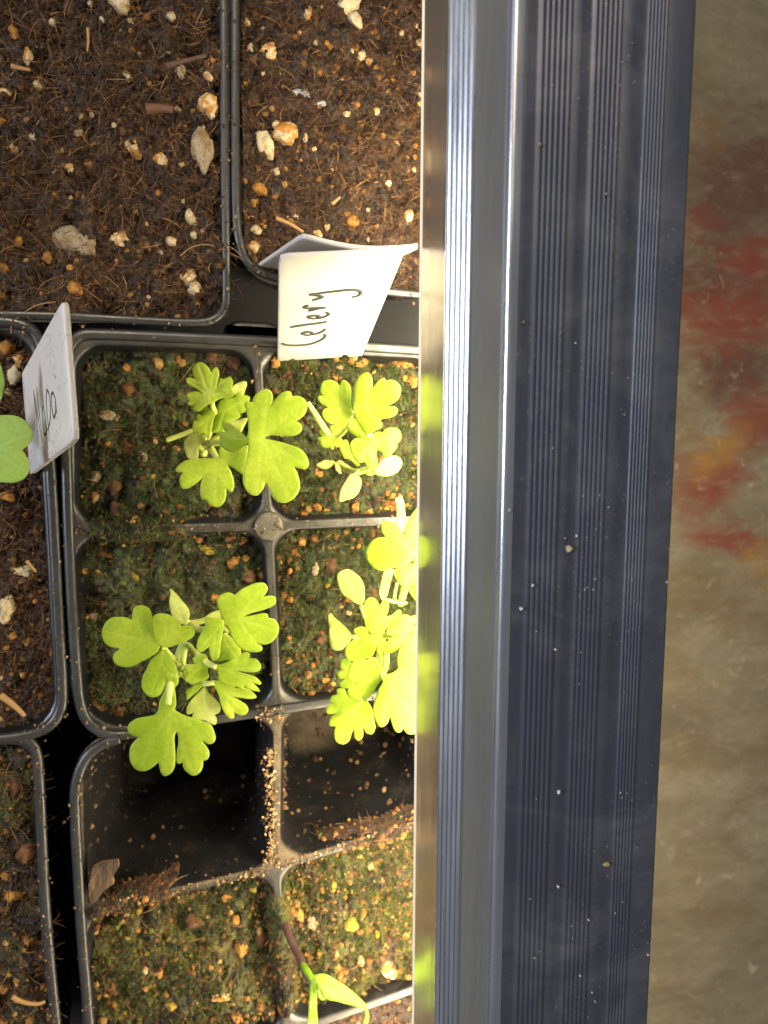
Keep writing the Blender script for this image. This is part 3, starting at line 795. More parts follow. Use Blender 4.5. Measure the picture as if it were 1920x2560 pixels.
for _ in range(650):
    t = RNG.random(); t = t if math.sin(t * 23) + .6 * math.sin(t * 61) > -.5 or RNG.random() < .2 else RNG.random(); x = 674 + 8 * t + RNG.normal() * 8; y = 1870 + 290 * t
    pts.append(P(x, y, .0004 + .0003 * RNG.random()))
for _ in range(260):
    t = RNG.random(); pts.append(P(300 + 390 * t + RNG.normal() * 5, 2262 - 94 * t + RNG.normal() * 7, .0003))
for _ in range(260):
    t = RNG.random(); pts.append(P(690 + 390 * t, 2168 - 119 * t + RNG.normal() * 7, .0003))
for _ in range(90):
    t = RNG.random(); pts.append(P(640 + 70 * t, 1790 + RNG.normal() * 12, .0012))
for _ in range(120):
    t = RNG.random(); pts.append(P(185 + 300 * t, 1330 - 8 * t + RNG.normal() * 12, .0003))
pts = np.array(pts)
ob = crumbs('soil_residue', pts, .00004 + .00026 * srand(len(pts))**3.5, pick([(.26, .17, .085), (.20, .115, .045), (.14, .07, .025), (.34, .24, .13)], len(pts)), TINT, None)
tag(ob, 'pale soil dust lying along the tray dividers', 'soil crumbs', None, 'stuff')


pts = []
RP = [[(640, 852), (205, 838), (168, 900), (164, 1050), (172, 1330), (192, 1680), (222, 1806), (330, 1834), (694, 1774), (1060, 1720)], [(640, 870), (672, 1315), (694, 1770)], [(500, 1322), (672, 1315), (1060, 1300)],
      [(300, 1846), (212, 1900), (189, 2050), (206, 2350), (222, 2540)], [(30, 806), (104, 866), (128, 1200), (146, 1540), (152, 1770), (60, 1838)], [(92, 1890), (104, 2080), (126, 2420), (140, 2560)],
      [(560, 0), (562, 400), (566, 700), (530, 800), (300, 798), (0, 786)], [(588, 0), (590, 520), (624, 662), (800, 708), (1040, 736)]]
for line in RP:
    q = spline(line, 12)
    for _ in range(170):
        k = RNG.integers(0, len(q)); pts.append(P(q[k][0] + RNG.normal() * 11, q[k][1] + RNG.normal() * 11, .0008 + .0002 * RNG.random()))
ob = crumbs('soil_residue', np.array(pts), .00004 + .00024 * srand(len(pts))**4, pick([(.16, .10, .045), (.10, .05, .02), (.05, .024, .01), (.24, .17, .09)], len(pts)), TINT, None)
tag(ob, 'fine soil dust sprinkled on the pot and tray rims', 'soil crumbs', None, 'stuff')


def flake(name, pxs, z, mat, parent=None, thick=.0005, label=None, cat=None):
    """an irregular chip: outline in photo pixels, own thickness"""
    c = np.array([P(x, y, z + dz) for x, y, dz in pxs]); n = len(c)
    V = np.concatenate([c + [0, 0, thick / 2], c - [0, 0, thick / 2]])
    Fc = [tuple(range(n)), tuple(range(2 * n - 1, n - 1, -1))] + [(k, (k + 1) % n, n + (k + 1) % n, n + k)[::-1] for k in range(n)]
    o = mesh(name, V, Fc, mat, parent, False)
    if label: tag(o, label, cat)
    return o


n = NT('bark_chip_brown'); n.set(Base_Color=n.ramp(n.noise(900, 4, .7, mapping=(1, .3, 1)), [(.35, (.05, .025, .010)), (.65, (.20, .115, .045))]), Roughness=.85); n.bump(n.noise(1200, 3, .6, mapping=(1, .25, 1)), .0006, .9); BARK = n.m
flake('bark_chip', [(232, 2168, 0), (255, 2155, .001), (296, 2150, .003), (298, 2164, .003), (282, 2190, .002), (286, 2205, .002), (262, 2222, .001), (240, 2250, 0), (226, 2258, -.001), (222, 2210, 0)], .0005, BARK, thick=.0012,
      label='torn brown bark chip in the corner of the left empty cell', cat='bark chip')
# strip of plastic half buried in the soil beside the lamp
V, Fc = loft([z3(rounded([P(*c)[:2] for c in ((690, 206), (906, 236), (898, 268), (752, 256))], e, [.0012] * 4, 4, 6), zz) for e, zz in ((0, -.0040), (0, -.0016), (.0002, -.0014))], cap=True)
tag(mesh('plastic_scrap', V, Fc, simple('grey_scrap_plastic', (.26, .27, .29), .4)), 'thin grey-white plastic scrap half buried in the soil near the lamp', 'plastic scrap')
# straws and hairs lying on the soil, each a thing one can pick up
STRAW = simple('dry_straw', (.30, .165, .055), .65)
HAIR = simple('golden_hair', (.22, .125, .05), .5)
for pts, r, lab, m, nm in [
    ([(415, 165), (440, 158), (480, 148), (516, 138)], .0006, 'dark brown twig lying on the upper left soil', simple('twig_brown', (.075, .036, .022), .8), 'twig'),
    ([(365, 272), (395, 270), (432, 274)], .0011, 'short reddish bark strip on the upper left soil', simple('bark_strip_red', (.11, .048, .026), .8), 'bark_strip'),
    ([(219, 70), (221, 100), (218, 128)], .0003, 'upright tan straw on the upper left soil', STRAW, 'straw'),
    ([(28, 165), (50, 170), (76, 175)], .0005, 'short tan straw at the left edge of the upper left soil', STRAW, 'straw'),
    ([(0, 1738), (20, 1752), (42, 1770), (62, 1790)], .0008, 'thick tan straw beside the corner of the left tray', STRAW, 'straw'),
    ([(66, 1402), (78, 1415), (90, 1430)], .0004, 'small tan straw on the reddish soil at the left', STRAW, 'straw'),
    ([(690, 545), (725, 560), (758, 580)], .0005, 'pale straw on the soil behind the blank label', STRAW, 'straw'),
    ([(830, 850 - 340), (842, 500), (850, 492)], .0004, 'tiny orange straw on the soil above the blank label', STRAW, 'straw'),
    ([(450, 640), (480, 618), (520, 612), (570, 630), (620, 655), (645, 664)], .00012, 'long golden hair crossing from the upper left pot to the blank label', HAIR, 'plant_hair'),
    ([(140, 755), (95, 762), (55, 785), (30, 812), (28, 835)], .00012, 'curved golden hair beside the tip of the Nepa label', HAIR, 'plant_hair'),
    ([(30, 2492), (60, 2506), (95, 2510), (112, 2504)], .0006, 'curled ochre root on the bottom left moss', STRAW, 'root'),
]:
    p = spline(np.array([P(x, y, .0006) for x, y in pts]), 6)
    V, Fc = tube(p, np.linspace(1, .6, len(p)) * r, 6, .8)
    tag(mesh(nm, V, Fc, m), lab, nm.replace('_', ' '))

# ------------------------------------------------------------------ plant labels
def plate(name, label, corners, thick, dirt, bow=0.0, bevel=.0009):
    """corners: TL, TR, BR, BL as world points"""
    c = [np.array(x) for x in corners]; nu, nv = 14, 14
    nrm = np.cross(c[1] - c[0], c[3] - c[0]); nrm /= np.linalg.norm(nrm)
    if nrm @ (CAMP - c[0]) < 0: nrm = -nrm
    G2 = np.zeros((nv + 1, nu + 1, 3))
    for j in range(nv + 1):
        for i in range(nu + 1):
            u, v = i / nu, j / nv
            # slightly rounded outline near the corners
            a = c[0] * (1 - u) + c[1] * u; b = c[3] * (1 - u) + c[2] * u
            G2[j, i] = a * (1 - v) + b * v + nrm * bow * math.sin(math.pi * u) * (1 - v)
    W = np.linalg.norm(c[1] - c[0])
    for j, i, dj, di in ((0, 0, 1, 1), (0, nu, 1, -1)):
        G2[j, i] += (G2[j + dj, i + di] - G2[j, i]) * .16
    n = (nu + 1) * (nv + 1)
    V = np.concatenate([G2.reshape(-1, 3), G2.reshape(-1, 3) - nrm * thick])
    Fc = []; idx = lambda j, i: j * (nu + 1) + i
    for j in range(nv):
        for i in range(nu):
            f = (idx(j, i), idx(j, i + 1), idx(j + 1, i + 1), idx(j + 1, i)); Fc += [f[::-1], tuple(k + n for k in f)]
    per = [idx(0, i) for i in range(nu)] + [idx(j, nu) for j in range(nv)] + [idx(nv, i) for i in range(nu, 0, -1)] + [idx(j, 0) for j in range(nv, 0, -1)]
    for k in range(len(per)):
        a, b = per[k], per[(k + 1) % len(per)]; Fc.append((a, b, b + n, a + n))
    o = mesh(name, V, Fc, LABEL, None, True, fattr={'dirt': np.full(len(V), dirt)})
    tag(o, label, 'plant label')
    mod = o.modifiers.new('soft edge', 'BEVEL'); mod.width = thick * .28; mod.segments = 2; mod.limit_method = 'ANGLE'; mod.angle_limit = .9
    return o, c[0], nrm


def write(parent, strokes, org, scale, p0, nrm, r, mat, bowcorr=.0):
    V, Fc = [], []
    for s in strokes:
        p = spline([(org[0] + x / scale, org[1] + y / scale) for x, y in s], 6)
        q = np.array([onplane(x, y, p0, nrm) + nrm * (.00006 + bowcorr) for x, y in p])
        n0 = sum(len(v) for v in V); t = np.gradient(q, axis=0); t /= np.linalg.norm(t, axis=1)[:, None] + 1e-12
        side = np.cross(t, nrm); wd = r * (.75 + .5 * np.sin(np.linspace(.4, 2.8, len(q))))[:, None]
        ring = np.stack([q + side * wd, q + nrm * .00005, q - side * wd, q - nrm * .00004], 1)
        V.append(ring.reshape(-1, 3)); m = len(q)
        Fc += [(n0 + i * 4 + k, n0 + i * 4 + (k + 1) % 4, n0 + (i + 1) * 4 + (k + 1) % 4, n0 + (i + 1) * 4 + k) for i in range(m - 1) for k in range(4)]
        Fc += [tuple(n0 + k for k in range(4))[::-1], tuple(n0 + (m - 1) * 4 + k for k in range(4))]
    return mesh('handwriting', np.concatenate(V), Fc, mat, parent, True)


lab, p0, nr = plate('plant_label', 'white plastic plant label handwritten Celery in front of the celery cells', [P(698, 642, .034), P(1014, 627, .034), P(905, 891, .0002), P(694, 904, .0002)], .0008, .12)
write(lab, [[(280, 985), (310, 1000), (380, 1005), (480, 1000), (560, 980), (620, 950), (640, 925), (622, 912)],
            [(520, 922), (470, 916), (450, 905), (490, 892), (530, 900), (525, 915)], [(525, 915), (570, 908), (615, 890), (645, 865)],
            [(350, 858), (365, 852), (420, 842), (520, 828), (600, 818), (655, 808)],
            [(555, 785), (515, 778), (500, 765), (550, 757), (588, 765), (575, 778), (620, 772), (660, 755), (665, 740), (640, 728)],
            [(505, 672), (478, 680), (470, 692), (520, 698), (580, 692), (645, 692)], [(645, 692), (580, 700), (500, 722)],
            [(505, 585), (560, 588), (615, 603), (580, 618), (530, 632)], [(510, 583), (600, 572), (720, 556), (830, 545), (890, 543), (930, 560), (930, 580), (900, 598), (858, 605)]],
      (620, 560), 3.318, p0, nr, .00034, INK)
lab2, _, _ = plate('plant_label', 'blank white plastic label leaning behind the Celery label', [P(755, 594, .032), P(1050, 621, .034), P(905, 690, -.002), P(642, 670, -.002)], .0009, .05, bow=.0012)
lab3, p0, nr = plate('plant_label', 'soil-splashed white plastic label handwritten Nepa at the left edge', [P(156, 748, .038), P(184, 1102, .038), P(74, 1187, -.003), P(54, 932, -.003)], .0010, .9)
write(lab3, [[(375, 1130), (385, 1250), (405, 1400), (420, 1600), (430, 1780)], [(375, 1130), (400, 1300), (435, 1500), (475, 1712)], [(410, 1095), (420, 1250), (440, 1400), (460, 1560), (475, 1712)]],
      (0, 720), 4.425, p0, nr, .00021, INK)
write(lab3, [[(480, 1290), (470, 1400), (480, 1550), (500, 1625), (522, 1570), (500, 1400), (480, 1290)], [(520, 1120), (515, 1250), (525, 1400), (540, 1550), (550, 1695)],
             [(520, 1120), (548, 1180), (562, 1350), (555, 1480), (530, 1570)], [(615, 1230), (590, 1160), (572, 1180), (572, 1270), (585, 1380), (600, 1430), (618, 1370), (615, 1230), (622, 1310), (635, 1390)]],
      (0, 720), 4.425, p0, nr, .00023, INKG)

# ------------------------------------------------------------------ seedlings
LIFT = {}


def leaf(parent, pts, org, s, z, mat=LEAF, tilt=(0, 0), droop=.0016, dome=.0, thick=.00020, seed=0, per=5, name='leaf'):
    """pts: outline in crop pixels, 'n' as third value marks a notch. z: height of the blade in metres, tilt: height change per 100 photo px"""
    z = z * LIFT.get(parent.name, 1.0)
    corner = [len(p) > 2 for p in pts]
    o2 = spline([(org[0] + p[0] / s, org[1] + p[1] / s) for p in pts], per, True, corner)
    k = [0]
    for i in range(1, len(o2)):
        if np.hypot(*(o2[i] - o2[k[-1]])) > 1.2: k.append(i)
    if np.hypot(*(o2[k[-1]] - o2[0])) < 1.2: k.pop()
    o2 = o2[k]
    x0, y0 = o2.min(0); x1, y1 = o2.max(0); sp = max(3.6, (x1 - x0 + y1 - y0) / 62)
    gx, gy = np.meshgrid(np.arange(x0, x1, sp), np.arange(y0, y1, sp * .87)); gx = gx + (np.arange(gx.shape[0]) % 2)[:, None] * sp / 2
    g = np.stack([gx.ravel(), gy.ravel()], 1); g += RNG.normal(size=g.shape) * sp * .06
    g = g[inpoly(g[:, 0], g[:, 1], o2)]
    if len(g):
        d = np.min(np.hypot(g[:, None, 0] - o2[None, :, 0], g[:, None, 1] - o2[None, :, 1]), 1); g = g[d > sp * .55]
    pts2 = np.concatenate([o2, g]); n = len(o2)
    r = delaunay_2d_cdt([Vector(p) for p in pts2.tolist()], [(i, (i + 1) % n) for i in range(n)], [], 0, 1e-4)
    v2 = np.array([v[:] for v in r[0]]); tri = np.array([f for f in r[2] if len(f) == 3])
    cc = v2[tri].mean(1); tri = tri[inpoly(cc[:, 0], cc[:, 1], o2)]
    a = v2[tri[:, 1]] - v2[tri[:, 0]]; b = v2[tri[:, 2]] - v2[tri[:, 0]]
    fl = (a[:, 0] * b[:, 1] - a[:, 1] * b[:, 0]) > 0; tri[fl] = tri[fl][:, ::-1]      # faces up (photo y runs down)
    d = np.min(np.hypot(v2[:, None, 0] - o2[None, :, 0], v2[:, None, 1] - o2[None, :, 1]), 1)
    size = math.sqrt((x1 - x0) * (y1 - y0)); de = np.clip(d / (size * .16), 0, 1)
    ctr = o2.mean(0); base = o2[0]
    # veins: from the base to the lobe tips
    rb = np.hypot(*(o2 - base).T); tips = [i for i in range(n) if rb[i] > .45 * rb.max() and rb[i] >= max(rb[j % n] for j in range(i - 9, i + 10))]
    dv = np.full(len(v2), 1e3)
    hubp = base + (ctr - base) * .55
    segs = [(base, hubp)] + [(hubp, o2[i]) for i in tips]
    for (p, q) in segs:
        e = q - p; t = np.clip(((v2 - p) @ e) / (e @ e + 1e-9), 0, .9); dv = np.minimum(dv, np.hypot(*((p + t[:, None] * e) - v2).T))
    vein = np.exp(-(dv / 3.0)**2) * np.clip(d / 6, 0, 1)
    zz = z + (tilt[0] * (v2[:, 0] - ctr[0]) + tilt[1] * (v2[:, 1] - ctr[1])) / 100 - .06 * droop * (1 - de)**2
    zz += dome * np.hypot(*(v2 - ctr).T) / 100
    zz += .0007 * vnoise(v2[:, 0] / (size * .30) + seed, v2[:, 1] / (size * .30), seed) * (.4 + .6 * (1 - de)) - .00005 * vein
    V = PA(v2[:, 0], v2[:, 1], zz)
    # give it thickness: offset copy along the vertex normals, joined round the edge
    fn = np.cross(V[tri[:, 1]] - V[tri[:, 0]], V[tri[:, 2]] - V[tri[:, 0]]); vn = np.zeros_like(V)
    for k in range(3): np.add.at(vn, tri[:, k], fn)
    vn /= np.linalg.norm(vn, axis=1)[:, None] + 1e-12
    m = len(V); V2 = np.concatenate([V, V - vn * thick])
    ed = {}
    for t in tri:
        for k in range(3): ed[(t[k], t[(k + 1) % 3])] = 1
    bd = [(a, b) for a, b in ed if (b, a) not in ed]
    side = [(b, a, a + m, b + m) for a, b in bd]
    Fc = [tuple(t) for t in tri.tolist()] + [tuple(x + m for x in t[::-1]) for t in tri.tolist()] + [tuple(int(x) for x in f) for f in side]
    ob = mesh(name, V2, Fc, mat, parent, True, fattr={'vein': np.concatenate([vein, vein])})
    return ob


def stalk(parent, pts, org, s, mat=STEM, name='stem'):
    """pts: (x, y, z mm, radius mm)"""
    p = spline(np.array([P(org[0] + x / s, org[1] + y / s, z / 1000 * (LIFT.get(parent.name, 1.0) if z > 0 else 1)) for x, y, z, r in pts]), 6)
    rr = np.interp(np.linspace(0, len(pts) - 1, len(p)), np.arange(len(pts)), [q[3] / 1000 for q in pts])
    V, Fc = tube(p, rr, 8)
    return mesh(name, V, Fc, mat, parent)


n = 1
C1, S1 = (400, 880), 3.95
p1 = thing('celery_seedling', 'celery seedling with one large bright leaf in the upper left cell', 'seedling', group='celery seedlings')
LIFT[p1.name] = 1.10
leaf(p1, [(515, 500), (470, 520), (440, 540), (400, 575), (370, 585), (335, 575), (325, 560), (345, 525, n), (300, 530), (272, 510), (290, 480, n), (265, 460), (262, 420), (300, 395), (350, 388), (375, 392), (420, 416, n), (360, 365), (300, 340), (262, 300), (256, 262), (300, 253), (350, 272, n), (325, 220), (322, 160), (345, 125), (385, 98), (440, 115), (480, 155), (502, 202, n), (525, 165), (555, 148), (580, 180), (584, 235), (570, 290), (556, 355, n), (575, 290), (595, 255), (625, 268, n), (660, 250), (698, 243), (720, 290), (715, 335), (685, 372, n), (715, 385), (735, 420), (700, 445), (640, 450), (585, 465), (545, 490)],
     C1, S1, .016, tilt=(.001, .002), seed=1)
leaf(p1, [(548, 610), (520, 578), (480, 555), (455, 530), (430, 555), (405, 590), (405, 620, n), (370, 612), (350, 640), (360, 670, n), (330, 690), (320, 740), (330, 790), (380, 810), (430, 800, n), (445, 830), (465, 840), (490, 825), (505, 780), (520, 720), (530, 670)], C1, S1, .0125, seed=2)
leaf(p1, [(548, 600), (530, 660), (522, 740), (515, 790), (560, 800), (610, 790), (645, 765), (680, 700), (760, 665), (790, 640), (790, 610), (768, 592, n), (800, 608), (840, 590), (850, 560), (830, 540, n), (870, 540), (875, 500), (890, 450), (860, 430), (822, 425, n), (800, 395), (765, 400), (740, 440), (700, 450), (640, 460), (590, 480), (560, 540)], C1, S1, .0118, seed=3)
leaf(p1, [(690, 372), (730, 330), (790, 295), (850, 290), (858, 330), (840, 380), (825, 425), (790, 440), (730, 420)], C1, S1, .0085, LEAFP, seed=4, name='cotyledon')
leaf(p1, [(680, 690), (760, 670), (858, 652), (860, 680), (830, 740), (800, 795), (750, 780), (700, 740)], C1, S1, .0095, LEAFP, seed=5, name='cotyledon')
leaf(p1, [(860, 850), (872, 790), (872, 700), (860, 620), (845, 550), (845, 500), (870, 488), (912, 495, n), (925, 450), (955, 410), (1000, 375), (1050, 362), (1095, 385), (1115, 430), (1110, 490), (1090, 532, n), (1120, 490), (1160, 440), (1200, 405), (1260, 385), (1295, 400), (1305, 438, n), (1350, 432), (1400, 445), (1440, 480), (1455, 530), (1445, 590), (1410, 640), (1345, 685, n), (1385, 705), (1405, 745), (1395, 785), (1350, 820), (1280, 832), (1180, 828), (1090, 825), (1030, 850, n), (1090, 865), (1200, 890), (1300, 920), (1390, 960), (1445, 1020), (1468, 1080), (1465, 1130), (1430, 1158), (1385, 1150), (1325, 1135, n), (1360, 1200), (1382, 1290), (1378, 1360), (1345, 1420), (1290, 1470), (1220, 1490), (1150, 1470), (1105, 1420), (1080, 1350), (1042, 1285, n), (1020, 1350), (980, 1405), (935, 1418), (880, 1395), (840, 1340), (820, 1280), (825, 1200), (845, 1100), (868, 1000), (872, 920)],
     C1, S1, .0250, tilt=(-.0008, .0006), dome=.0012, droop=.0022, seed=6)
leaf(p1, [(868, 865), (855, 912), (810, 940), (760, 975), (710, 985), (660, 965), (610, 930), (598, 890), (605, 855, n), (575, 820), (570, 795), (600, 785), (650, 790, n), (620, 740), (612, 705), (640, 695), (700, 715), (760, 760), (820, 805)], C1, S1, .0240, tilt=(.002, 0), seed=7, name='leaflet')
leaf(p1, [(575, 1045), (500, 1050), (430, 1048), (350, 1055), (260, 1070), (200, 1105), (152, 1160), (170, 1185), (230, 1188, n), (200, 1230), (195, 1290), (215, 1345), (270, 1350), (340, 1310), (400, 1260), (420, 1235, n), (405, 1290), (395, 1360), (400, 1420), (420, 1455), (445, 1450, n), (480, 1495), (530, 1525), (580, 1530), (630, 1490), (652, 1430), (655, 1345, n), (690, 1382), (715, 1380), (732, 1330), (728, 1260), (700, 1180), (665, 1115, n), (720, 1145), (780, 1185), (828, 1210), (850, 1120), (865, 1040), (875, 960), (860, 920), (800, 935), (740, 970), (690, 985), (640, 965), (600, 930), (580, 970), (578, 1010)],
     C1, S1, .0175, tilt=(.001, -.001), seed=8)
leaf(p1, [(425, 815), (430, 850), (405, 900), (385, 960), (380, 1030), (360, 1060), (300, 1058), (265, 1030), (240, 960), (235, 900), (260, 850), (300, 815), (350, 803)], C1, S1, .0085, LEAFP, tilt=(.003, 0), seed=9, name='cotyledon')
stalk(p1, [(430, 1010, -5, .9), (425, 930, 2, .9), (480, 905, 8, .7), (600, 890, 16, .6), (760, 870, 22.5, .6), (880, 870, 24.3, .5)], C1, S1)
stalk(p1, [(425, 940, 1, .7), (500, 950, 7, .6), (545, 1020, 14, .6), (580, 1060, 17, .5)], C1, S1)
stalk(p1, [(425, 930, 1, .7), (440, 820, 6, .6), (500, 640, 10, .55), (548, 590, 11.6, .5)], C1, S1)
stalk(p1, [(545, 600, 11, .5), (520, 540, 13.5, .5), (515, 490, 15.7, .45)], C1, S1)
stalk(p1, [(70, 870, -2.5, .5), (180, 830, -1.5, .5), (320, 780, -.5, .5)], C1, S1)
stalk(p1, [(430, 1000, 0, .6), (440, 960, 1, .5), (400, 940, 6, .5), (360, 900, 8, .4)], C1, S1)
stalk(p1, [(430, 960, 0, .5), (560, 840, 4, .5), (700, 720, 9, .45)], C1, S1)
stalk(p1, [(430, 960, 0, .5), (560, 640, 4, .5), (700, 380, 8, .45)], C1, S1)

C2, S2 = (740, 900), 5.184
p2 = thing('celery_seedling', 'yellow-lit celery seedling just below the Celery label', 'seedling', group='celery seedlings')
LIFT[p2.name] = 1.32
leaf(p2, [(735, 640), (715, 560), (715, 480), (718, 380), (690, 310), (640, 265), (600, 265), (565, 332, n), (530, 290), (470, 262), (400, 262), (345, 290), (318, 350), (318, 410), (345, 460, n), (300, 462), (278, 490), (300, 540), (350, 580), (410, 615, n), (360, 640), (335, 690), (350, 750), (400, 800), (450, 825), (500, 828, n), (505, 870), (540, 900), (600, 898), (640, 870), (680, 790), (715, 720)], C2, S2, .020, seed=11)
leaf(p2, [(735, 650), (745, 560), (748, 460), (755, 350), (785, 260), (840, 190), (905, 160), (960, 180), (990, 240), (995, 310), (982, 375, n), (1030, 310), (1090, 250), (1140, 230), (1172, 275, n), (1220, 255), (1290, 275), (1345, 325), (1360, 400), (1340, 480), (1290, 540), (1180, 600, n), (1250, 600), (1305, 620), (1320, 670), (1280, 720), (1210, 750), (1120, 765), (1095, 790), (1120, 830), (1100, 880), (1040, 910), (970, 950), (900, 940), (830, 860), (770, 760)], C2, S2, .022, tilt=(.001, -.001), droop=.003, seed=12)
leaf(p2, [(985, 960), (900, 1000), (850, 1015), (800, 1010), (760, 1020), (715, 1060), (698, 1120), (708, 1180), (740, 1240), (790, 1310), (840, 1335), (890, 1322, n), (920, 1370), (970, 1405), (1030, 1400), (1060, 1350), (1050, 1280), (1035, 1200), (1062, 1165, n), (1110, 1190), (1150, 1250), (1215, 1245), (1270, 1190), (1312, 1120), (1310, 1085, n), (1350, 1050), (1365, 980), (1340, 910), (1280, 880), (1200, 880), (1150, 905), (1120, 940), (1060, 930)], C2, S2, .0175, droop=.0028, seed=13)
leaf(p2, [(1010, 1450), (1060, 1370), (1110, 1290), (1180, 1255), (1270, 1240), (1345, 1265), (1378, 1330), (1350, 1410), (1290, 1470), (1200, 1505), (1100, 1505), (1050, 1490)], C2, S2, .0115, LEAFP, seed=14, name='cotyledon')
leaf(p2, [(755, 1470), (800, 1490), (840, 1540), (845, 1620), (810, 1720), (740, 1790), (660, 1815), (590, 1838), (560, 1820), (570, 1730), (610, 1630), (660, 1540), (700, 1490)], C2, S2, .0110, LEAFP, seed=15, name='cotyledon')
leaf(p2, [(500, 1310), (440, 1300), (360, 1300), (300, 1330), (262, 1360), (310, 1400), (380, 1415), (440, 1395), (480, 1360)], C2, S2, .004, LEAFP, seed=16, name='cotyledon')
leaf(p2, [(500, 1330), (530, 1330), (560, 1370), (580, 1430), (590, 1475), (550, 1460), (510, 1410)], C2, S2, .0035, LEAFP, seed=17, name='cotyledon')
leaf(p2, [(460, 960), (430, 880), (480, 840), (560, 830), (610, 860), (620, 930), (565, 990), (600, 1030), (595, 1090), (540, 1135), (490, 1110, n), (490, 1150), (465, 1165), (440, 1130, n), (400, 1145), (330, 1120), (305, 1060, n), (275, 1020), (300, 995), (340, 1000, n), (300, 940), (310, 890), (360, 900)], C2, S2, .0085, seed=18)
leaf(p2, [(590, 1060), (630, 1030), (670, 1050), (690, 1110), (740, 1250), (790, 1320), (825, 1350), (800, 1385), (740, 1340), (690, 1290), (630, 1280), (590, 1220), (560, 1120)], C2, S2, .0070, seed=19)
leaf(p2, [(720, 760), (690, 800), (665, 880), (700, 940), (770, 990), (850, 1020), (930, 1060), (980, 1000), (900, 900), (800, 780)], C2, S2, .0145, seed=20)
stalk(p2, [(150, 550, 9, .45), (260, 720, 9, .6), (360, 880, 8.5, .7), (440, 980, 8, .6)], C2, S2)
stalk(p2, [(470, 990, 8, .6), (560, 980, 9, .5), (640, 900, 12, .5), (735, 680, 19, .5)], C2, S2)
stalk(p2, [(560, 1340, -4, .8), (640, 1400, 0, .8), (760, 1450, 5, .75), (880, 1430, 9, .7), (980, 1380, 11, .6), (1000, 1150, 14, .6), (960, 980, 17, .6), (860, 800, 19, .5), (735, 650, 21, .5)], C2, S2)
stalk(p2, [(900, 1440, 9, .6), (960, 1460, 10, .6), (1040, 1440, 11, .5)], C2, S2)
stalk(p2, [(820, 1440, 7.5, .6), (790, 1470, 9.5, .5), (760, 1500, 10.5, .4)], C2, S2)

C3, S3 = (220, 1420), 3.19
p3 = thing('celery_seedling', 'spreading celery seedling with a large leaf drooping over the empty cell', 'seedling', group='celery seedlings')
leaf(p3, [(575, 605), (540, 560), (525, 480), (510, 370), (490, 325), (450, 302), (400, 300), (360, 330), (348, 415, n), (300, 395), (240, 390), (180, 400), (130, 450), (110, 520), (125, 580), (170, 625), (255, 645, n), (210, 680), (197, 720), (220, 765), (280, 790), (350, 785), (420, 750), (520, 695), (565, 650)], C3, S3, .0165, tilt=(.0005, 0), droop=.002, seed=21)
leaf(p3, [(560, 610), (528, 545), (515, 410), (540, 370), (600, 362), (670, 385), (738, 440), (740, 465, n), (800, 458), (850, 485), (845, 540), (790, 580), (700, 615), (620, 635)], C3, S3, .0175, tilt=(0, -.001), droop=.0018, seed=22, name='leaflet')
leaf(p3, [(610, 645), (560, 655), (510, 710), (470, 800), (440, 850, n), (425, 920), (440, 980), (480, 1020), (530, 1030), (580, 1005), (615, 930), (640, 880), (690, 900), (720, 870), (700, 780), (650, 690)], C3, S3, .0160, seed=23, name='leaflet')
leaf(p3, [(770, 450), (720, 430), (680, 390), (655, 330), (648, 260), (658, 200), (652, 165), (700, 200), (750, 260), (795, 315), (812, 370), (795, 420)], C3, S3, .0100, LEAFP, tilt=(0, .003), seed=24, name='cotyledon')
leaf(p3, [(930, 400), (960, 370), (1000, 350), (1050, 345), (1120, 470), (1110, 530), (1060, 470), (1000, 420)], C3, S3, .0105, LEAFP, seed=25, name='cotyledon')
leaf(p3, [(1065, 440), (1060, 370), (1035, 310), (1028, 260), (1060, 215), (1110, 195), (1145, 202), (1170, 218, n), (1210, 180), (1280, 140), (1350, 118), (1405, 120), (1435, 160), (1420, 205), (1393, 230, n), (1440, 220), (1485, 225), (1502, 260), (1480, 300), (1400, 335), (1300, 362), (1238, 390, n), (1300, 380), (1380, 362), (1430, 365), (1440, 397, n), (1490, 410), (1525, 470), (1510, 540), (1460, 595), (1400, 612), (1338, 598, n), (1385, 625), (1388, 655), (1350, 672), (1270, 665), (1200, 630), (1150, 560), (1115, 490), (1085, 460)], C3, S3, .0215, tilt=(-.0006, 0), droop=.002, seed=26)
leaf(p3, [(1085, 430), (1050, 405), (1000, 400), (950, 395), (930, 430), (930, 470), (890, 540), (865, 610), (870, 660), (900, 675), (965, 630, n), (970, 690), (990, 735), (1020, 735), (1050, 690), (1060, 600), (1075, 520)], C3, S3, .0225, seed=27, name='leaflet')
leaf(p3, [(1080, 520), (1150, 560), (1210, 630), (1220, 690), (1190, 730), (1100, 735), (1030, 740), (1050, 660)], C3, S3, .0145, seed=28)
leaf(p3, [(970, 770), (1050, 770), (1130, 740), (1190, 720), (1225, 685), (1260, 672), (1290, 690), (1283, 722, n), (1340, 725), (1378, 770), (1370, 815), (1310, 832), (1185, 822, n), (1260, 845), (1330, 870), (1378, 910), (1370, 932), (1310, 915, n), (1360, 960), (1365, 985), (1300, 975), (1245, 945, n), (1230, 970), (1180, 945, n), (1150, 950), (1090, 930), (1040, 890), (1035, 840), (1015, 805)], C3, S3, .0170, tilt=(.0006, .0006), seed=29)
leaf(p3, [(965, 760), (940, 690), (880, 690), (835, 720), (845, 757, n), (880, 762, n), (820, 775), (770, 800), (780, 830, n), (763, 865), (780, 905), (830, 915), (850, 925), (880, 908, n), (930, 900), (965, 870), (955, 820)], C3, S3, .0150, seed=30)
